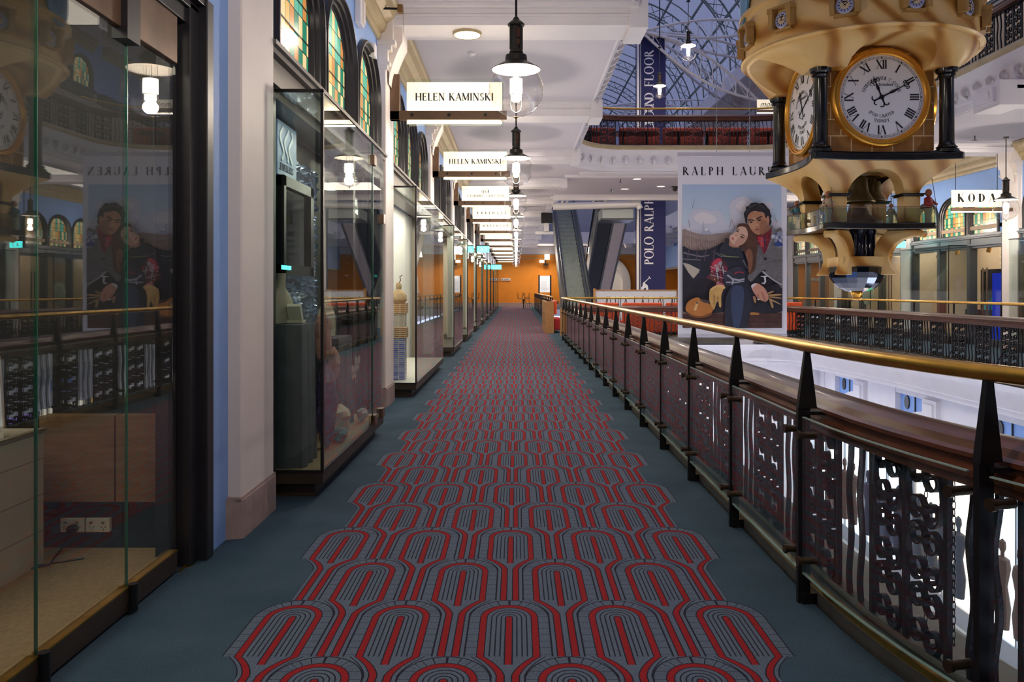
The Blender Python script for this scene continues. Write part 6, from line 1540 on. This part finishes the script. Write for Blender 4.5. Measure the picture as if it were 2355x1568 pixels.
# chairs: bentwood style, upturned on tables
def make_chair():
    t=thing('cafe_chair',(0,0,0),'x','chair'); WD=M('dark_bentwood',(.045,.02,.012),.35)
    b=B(); b.lathe([(0,.43),(.19,.43),(.21,.445),(.19,.46),(0,.46)],18); obj('seat',b,WD,t)
    for sx in (-1,1):
        b=B(); b.tube([(sx*.15,-.14,.44),(sx*.18,-.18,.22),(sx*.21,-.21,0)],.014,6); obj('leg',b,WD,t)
        b=B(); b.tube([(sx*.15,.15,.44),(sx*.17,.19,.2),(sx*.20,.23,0)],.014,6); obj('leg',b,WD,t)
    b=B(); b.tube([(-.17,.16,.44),(-.19,.20,.65),(-.17,.23,.82),(-.08,.24,.88),(.08,.24,.88),(.17,.23,.82),(.19,.20,.65),(.17,.16,.44)],.014,6); b.tube([(-.10,.17,.46),(-.09,.215,.7),(0,.23,.78),(.09,.215,.7),(.10,.17,.46)],.009,6); obj('backrest',b,WD,t)
    return t
ch0=make_chair(); chused=False
def chair(x,y,z,up,rz,label,grp):
    global chused
    c=ch0 if not chused else copytree(ch0); chused=True
    c.location=(x,y,z+(.46 if up else 0)); c.rotation_euler=(PI if up else 0,0,rz); c['label']=label; c['group']=grp
def ctable(x,y,label,grp,w=.34):
    t=thing('cafe_table',(x,y,0),label,'table',grp)
    b=B(); b.box(x-w,y-w,.71,x+w,y+w,.74); obj('tabletop',b,TIMB,t,smooth=0)
    b=B(); b.lathe([(.2,0),(.2,.02),(.035,.05),(.03,.71),(0,.71)],12,(x,y,0)); obj('pedestal',b,BLK,t)
G1='cafe chairs upturned on the crossing tables'
tx=[W(px,0,27.3)[0] for px in (1383,1421,1459,1497,1535)]
for i in range(0,5):
    ctable(tx[i],27.3,'%s cafe table behind the banquettes, counted from the left'%ORD[i],'cafe tables on the crossing',.2)
    chair(tx[i],27.3,.742,True,.3*i,'%s dark chair upturned on a table behind the banquettes, counted from the left'%ORD[i],G1)
gx=[(W(1192,0,60)[0],60),(W(1216,0,60)[0],60)]
ctable(W(1204,0,60)[0],60.0,'small pedestal table with upturned chairs before the orange wall','cafe tables by the orange wall',.45)
chair(gx[0][0]+.14,60.0,.742,True,1.4,'left chair upturned on the table before the orange wall','cafe chairs by the orange wall'); chair(gx[1][0]-.14,60.0,.742,True,-1.4,'right chair upturned on the table before the orange wall','cafe chairs by the orange wall')
chair(.9,57,0,False,2.6,'dark chair standing right of the table before the orange wall','cafe chairs by the orange wall')
# second void rail on its left side
t=thing('glass_guard_rail',(1.35,45,0),'short glass guard rail further down the walkway behind the oak booth','guard rail'); pth=[(1.36,30.3),(1.36,60)]
b=B(); b.box(1.33,30.3,1.13,1.40,60,1.18); obj('handrail',b,BRASS,t,smooth=0)
b=B(); y=30.4
while y<60: b.box(1.34,y-.03,0,1.39,y+.03,1.15); y+=1.8
obj('posts',b,BLK,t,smooth=0)
b=B(); b.box(1.355,30.4,.12,1.367,59.9,.9); obj('glass_panels',b,GL,t,smooth=0)
b=B(); b.box(1.45,30.3,.9,1.6,60,1.0); obj('timber_rail',b,MAHOG,t,smooth=0)
# ------------------------------------------------------------ end wall fittings
def sconce(px,py,label,s=1):
    p=W(px,py,66.8); t=thing('wall_floodlight',(p[0],66.7,p[2]),label,'wall light','twin wall lights on the orange wall')
    b=B(); b.box(p[0]-.0,66.4,p[2]-.05,p[0]+.42,66.6,p[2]+.40); b.box(p[0]-.42,66.4,p[2]-.30,p[0]-.02,66.6,p[2]-.08); obj('lit_head',b,DISC,t,smooth=0,bevel=.02)
    b=B(); b.box(p[0]-.1,66.5,p[2]-.5,p[0]+.3,66.88,p[2]-.36); b.box(p[0]+.05,66.55,p[2]-.4,p[0]+.12,66.88,p[2]+.2); obj('arm',b,BLK,t,smooth=0)
    light('wall_wash','AREA',(p[0],65.2,4.6),120,WARM,1.2,rot=(-.5,0,0))
sconce(1252,596,'twin square wall lights on the orange wall left of the escalators'); sconce(1560,596,'twin square wall lights on the orange wall right of the navy banner')
light('wall_wash','AREA',(0,64.5,4.8),110,WARM,2.0,rot=(-.5,0,0)); light('wall_wash','AREA',(6.5,64.5,4.8),150,WARM,3.0,rot=(-.5,0,0))  # further area lights added to brighten the orange wall, without fixtures
x0,_,z1=W(1238,634,66); x1,_,z0=W(1268,672,66)
t=thing('directory_board',((x0+x1)/2,66,0),'white printed directory board on dark posts in front of the orange wall','notice board')
b=B(); b.box(x0+.12,65.98,z0,x1-.12,66.03,z1); obj('board',b,M('white_board',(.82,.82,.84),.5,emit=.3),t,smooth=0)
b=B(); b.box(x0,65.95,0,x0+.12,66.06,z1+.05); b.box(x1-.12,65.95,0,x1,66.06,z1+.05); obj('post',b,BLK,t,smooth=0)
b=B(); random.seed(5)
text(b,'L1',(x0+.2,65.975,z1-.22),(1,0,0),(0,0,1),.15,ser=False,T=.12)
for k in range(9): b.box(x0+.2,65.974,z1-.36-.11*k,x1-.2-random.random()*.2,65.979,z1-.345-.11*k)
obj('printed_lines',b,M('grey_print2',(.25,.25,.3),.6),t,smooth=0)
x0,_,z1=W(1152,640,66.7); x1,_,z0=W(1174,645,66.7)
t=thing('direction_plate',((x0+x1)/2,66.8,z0),'small white direction plate on the orange wall at the end of the walkway','sign')
b=B(); b.box(x0,66.8,z0,x1,66.88,z1); obj('plate',b,M('white_plate',(.8,.8,.8),.5),t,smooth=0)
b=B(); b.box(x0+.06,66.795,z0+.06,x0+.16,66.799,z1-.04); b.box(x0+.26,66.795,z0+.08,x1-.1,66.799,z0+.12); obj('plate_print',b,TXT,t,smooth=0)
# downlights and cctv under the crossing
for i,(px,py) in enumerate(((1465,411),(1437,434),(1520,428))):
    d=3.5*F/(CY-py); x=W(px,py,d)[0]; t=thing('recessed_downlight',(x,d,4.93),'%s recessed oval downlight in the crossing ceiling'%ORD[i],'downlight','recessed downlights in the crossing ceiling')
    b=B(); b.lathe([(0,4.945),(.13,4.945),(.13,4.94),(0,4.94)],20,(x,d,0)); obj('diffuser',b,DISC,t)
    b=B(); b.lathe([(.13,4.95),(.17,4.95),(.17,4.935),(.13,4.935)],20,(x,d,0)); obj('rim',b,WHITE,t)
    light('downlight','AREA',(x,d,4.92),30,WARM,.25)
d=3.5*F/(CY-429); x=W(1552,429,d)[0]; t=thing('security_camera',(x,d,4.85),'black dome security camera under the crossing ceiling left of the photo banner','camera')
b=B(); b.lathe([(.12,4.95),(.12,4.90),(.1,4.86),(.06,4.80),(0,4.78)],20,(x,d,0)); obj('dome',b,BLK,t)
for i,(px,py) in enumerate(((1427,412),(1406,434),(2242,312))):
    d=3.5*F/(CY-py); x=W(px,py,d)[0]; b=B(); b.cyl((x,d,4.95),(x,d,4.85),.012,n=6); b.lathe([(0,4.85),(.05,4.85),(.05,4.84),(0,4.84)],10,(x,d,0)); o=obj('fire_sprinkler',b,BLK,base=(x,d,4.9)); tag(o,['nearer fire sprinkler under the crossing ceiling','further fire sprinkler under the crossing ceiling','fire sprinkler under the right gallery ceiling above the lamp'][i],'sprinkler')
p=W(1257,508,36); t=thing('ceiling_projector',(p[0],36,p[2]),'dark projector on a white bracket under the walkway ceiling beside the escalator','projector')
b=B(); b.box(p[0]-.25,35.8,p[2]-.1,p[0]+.25,36.3,p[2]+.35); obj('body',b,BLK,t,smooth=0,bevel=.03)
b=B(); b.box(p[0]-.12,35.9,p[2]-.5,p[0]+.1,36.1,p[2]-.1); b.box(p[0]-.5,35.9,p[2]-.6,p[0]+.3,36.1,p[2]-.48); b.box(p[0]-.03,35.95,p[2]+.35,p[0]+.03,36.05,4.95); obj('bracket',b,METALW,t,smooth=0)
# cable tie bracket on second pillar head
t=thing('cable_bracket',(-1.45,9.6,5.0),'dark rod and brass junction box fixed at the head of the second pillar','bracket')
p=W(875,19,9.4); q=W(915,20,9.4)
b=B(); b.cyl(p,q,.014,n=8); obj('rod',b,BLK,t)
b=B(); b.box(q[0],9.36,q[2]-.05,q[0]+.06,9.44,q[2]+.04); b.cyl((q[0]+.06,9.4,q[2]),(q[0]+.065,9.4,q[2]-.28),.002,n=4); obj('junction_box',b,AGED,t,smooth=0)
# ------------------------------------------------------------ right gallery shopfronts
TEALG=GL
def rshop(y0,y1,label,door=True,idx=0):
    t=thing('shopfront',(XR-.1,(y0+y1)/2,0),label,'shopfront','shopfronts of the right gallery')
    b=B(); n=3
    for k in range(n+1): y=y0+.33+(y1-y0-.66)*k/n; b.box(XR-.06,y-.07,0,XR+.14,y+.07,2.9)
    b.box(XR-.04,y0+.3,2.70,XR+.14,y1-.3,2.82); b.box(XR-.02,y0+.3,0,XR+.12,y1-.3,.18); obj('frame',b,M('charcoal_frame',(.05,.055,.06),.4),t,smooth=0)
    b=B(); b.box(XR+.03,y0+.33,.18,XR+.042,y1-.33,2.7); obj('shop_glass',b,GL,t,smooth=0)
    if door:
        b=B(); y=y0+.33+(y1-y0-.66)/n*.5
        for s in (-1,1): b.cyl((XR-.06,y+s*.09,.7),(XR-.06,y+s*.09,2.0),.02)
        b.box(XR-.06,y-.09,1.9,XR-.04,y+.09,1.94); obj('door_handle',b,BRONZE,t)
    return t
for i,y in enumerate(PILL_R[:8]): rshop(y,y+5.2,'%s glazed shopfront of the right gallery, counted from the right'%ORD[i],idx=i)
# projecting glass cases on the right
for i,(a,c) in enumerate(((16.0,18.7),(21.3,24.0),(26.0,29.0))):
    cases(fxR,a,c,['glass display case at the far right edge of the right gallery','glass display case left of the KODA shopfront','glass display case seen beneath the clock bowl'][i],'glass display cases of the right gallery',inner=DKWOOD,top=2.6,bk=-.25,fo=.55)
for i,y in enumerate((11.5,16.8,22.0,27.2,32.4)): light('shop_light','AREA',(XR+.8,y,2.85),45,WARM,1.2,3.2)
def pbox(name,px0,py0,px1,py1,d,th,m,label,cat,grp=None):
    a=W(px0,py0,d); c=W(px1,py1,d); b=B(); b.box(a[0],d,c[2],c[0],d+th,a[2]); o=obj(name,b,m,base=((a[0]+c[0])/2,d,c[2]),smooth=0); tag(o,label,cat,grp); return o
BP=M('royal_blue_panel',(.005,.02,.42),.3,emit=.25,ecol=(.0,.03,.6))
b=B(); b.box(XR+.25,19.95,.02,XR+.33,20.7,1.86); o=obj('blue_display_panel',b,BP,base=(XR+.3,20.3,.02),smooth=0); tag(o,'tall glossy royal blue panel inside the shop below the KODA sign','panel')
t=thing('display_shelf',(XR+.9,21.6,0),'dark shelf unit with green and blue boxes inside the shop below the KODA sign','shelf')
b=B(); b.box(XR+.5,21.0,0,XR+1.0,22.4,.9); obj('cabinet',b,M('navy_cabinet',(.02,.02,.06),.4),t,smooth=0)
b=B(); b.box(XR+1.05,21.0,.9,XR+1.1,22.6,2.0); obj('mirror',b,CHROME,t,smooth=0)
for k,(yy,cc,hh) in enumerate(((21.2,(.0,.45,.16),.32),(21.42,(.02,.12,.5),.25),(21.6,(.05,.4,.5),.18))):
    b=B(); b.box(XR+.6,yy,.902,XR+.75,yy+.13,.902+hh); o=obj('gift_box',b,M('box_%d'%k,cc,.4),base=(XR+.67,yy+.06,.902),smooth=0); tag(o,['green box on the dark shelf in the blue-panelled shop','blue box beside the green one on the dark shelf','small turquoise box at the left of the dark shelf'][k],'box')
def vase(x,y,z,h,label,m):
    b=B(); b.lathe([(0,0),(.10,0),(.17,.15*h/.5),(.19,.28*h/.5),(.13,.42*h/.5),(.07,.47*h/.5),(.08,.5*h/.5),(.05,.5*h/.5),(0,.40*h/.5)],20,(x,y,z)); o=obj('vase',b,m,base=(x,y,z)); tag(o,label,'vase')
t=thing('vase_stand',(11.75,24.9,0),'dark stand holding a pale vase in the display window beneath the exit sign','stand')
b=B(); b.box(11.55,26.6,.2,11.9,27.0,.95); obj('block',b,BLK,t,smooth=0); t.location=(11.72,26.8,.2)
for c_ in t.children: c_.location=Vector((11.72,26.8,0))*0
vase(11.72,26.8,.95,.75,'pale celadon vase in the window beneath the exit sign',M('celadon',(.45,.52,.42),.3))
for k,(y,z) in enumerate(((20.9,2.55),(22.4,2.55),(23.4,2.5))):
    t=thing('spotlight',(XR-.1+.4,y,z),['nearest brass spotlight','middle brass spotlight','furthest brass spotlight'][k]+' on the ceiling of the KODA shopfront','spotlight','brass spotlights of the right shopfront')
    T=Matrix.Translation((XR+.3,y,z))@Matrix.Rotation(.4,4,'X'); b=B(); b.lathe([(0,.14),(.05,.14),(.055,-.14),(0,-.13)],14,T=T); obj('head',b,GOLD,t); b=B(); b.cyl((XR+.3,y,z+.1),(XR+.3,y,3.0),.012); obj('stem',b,BLK,t)
# seats on the right gallery seen left of the banner
seatrun(8.82,9.32,26.6,0,'small orange seat at the corner of the right gallery','orange seats of the right gallery')
# warm area lights added to brighten the three galleries, with no fixtures
light('upper_gallery_fill','AREA',(10.4,20,10.0),90,WARM,2,12)
light('right_gallery_fill','AREA',(10.4,24,4.9),60,WARM,1.5,14)
light('left_gallery_fill','AREA',(0,30,4.9),70,WARM,1.2,22)
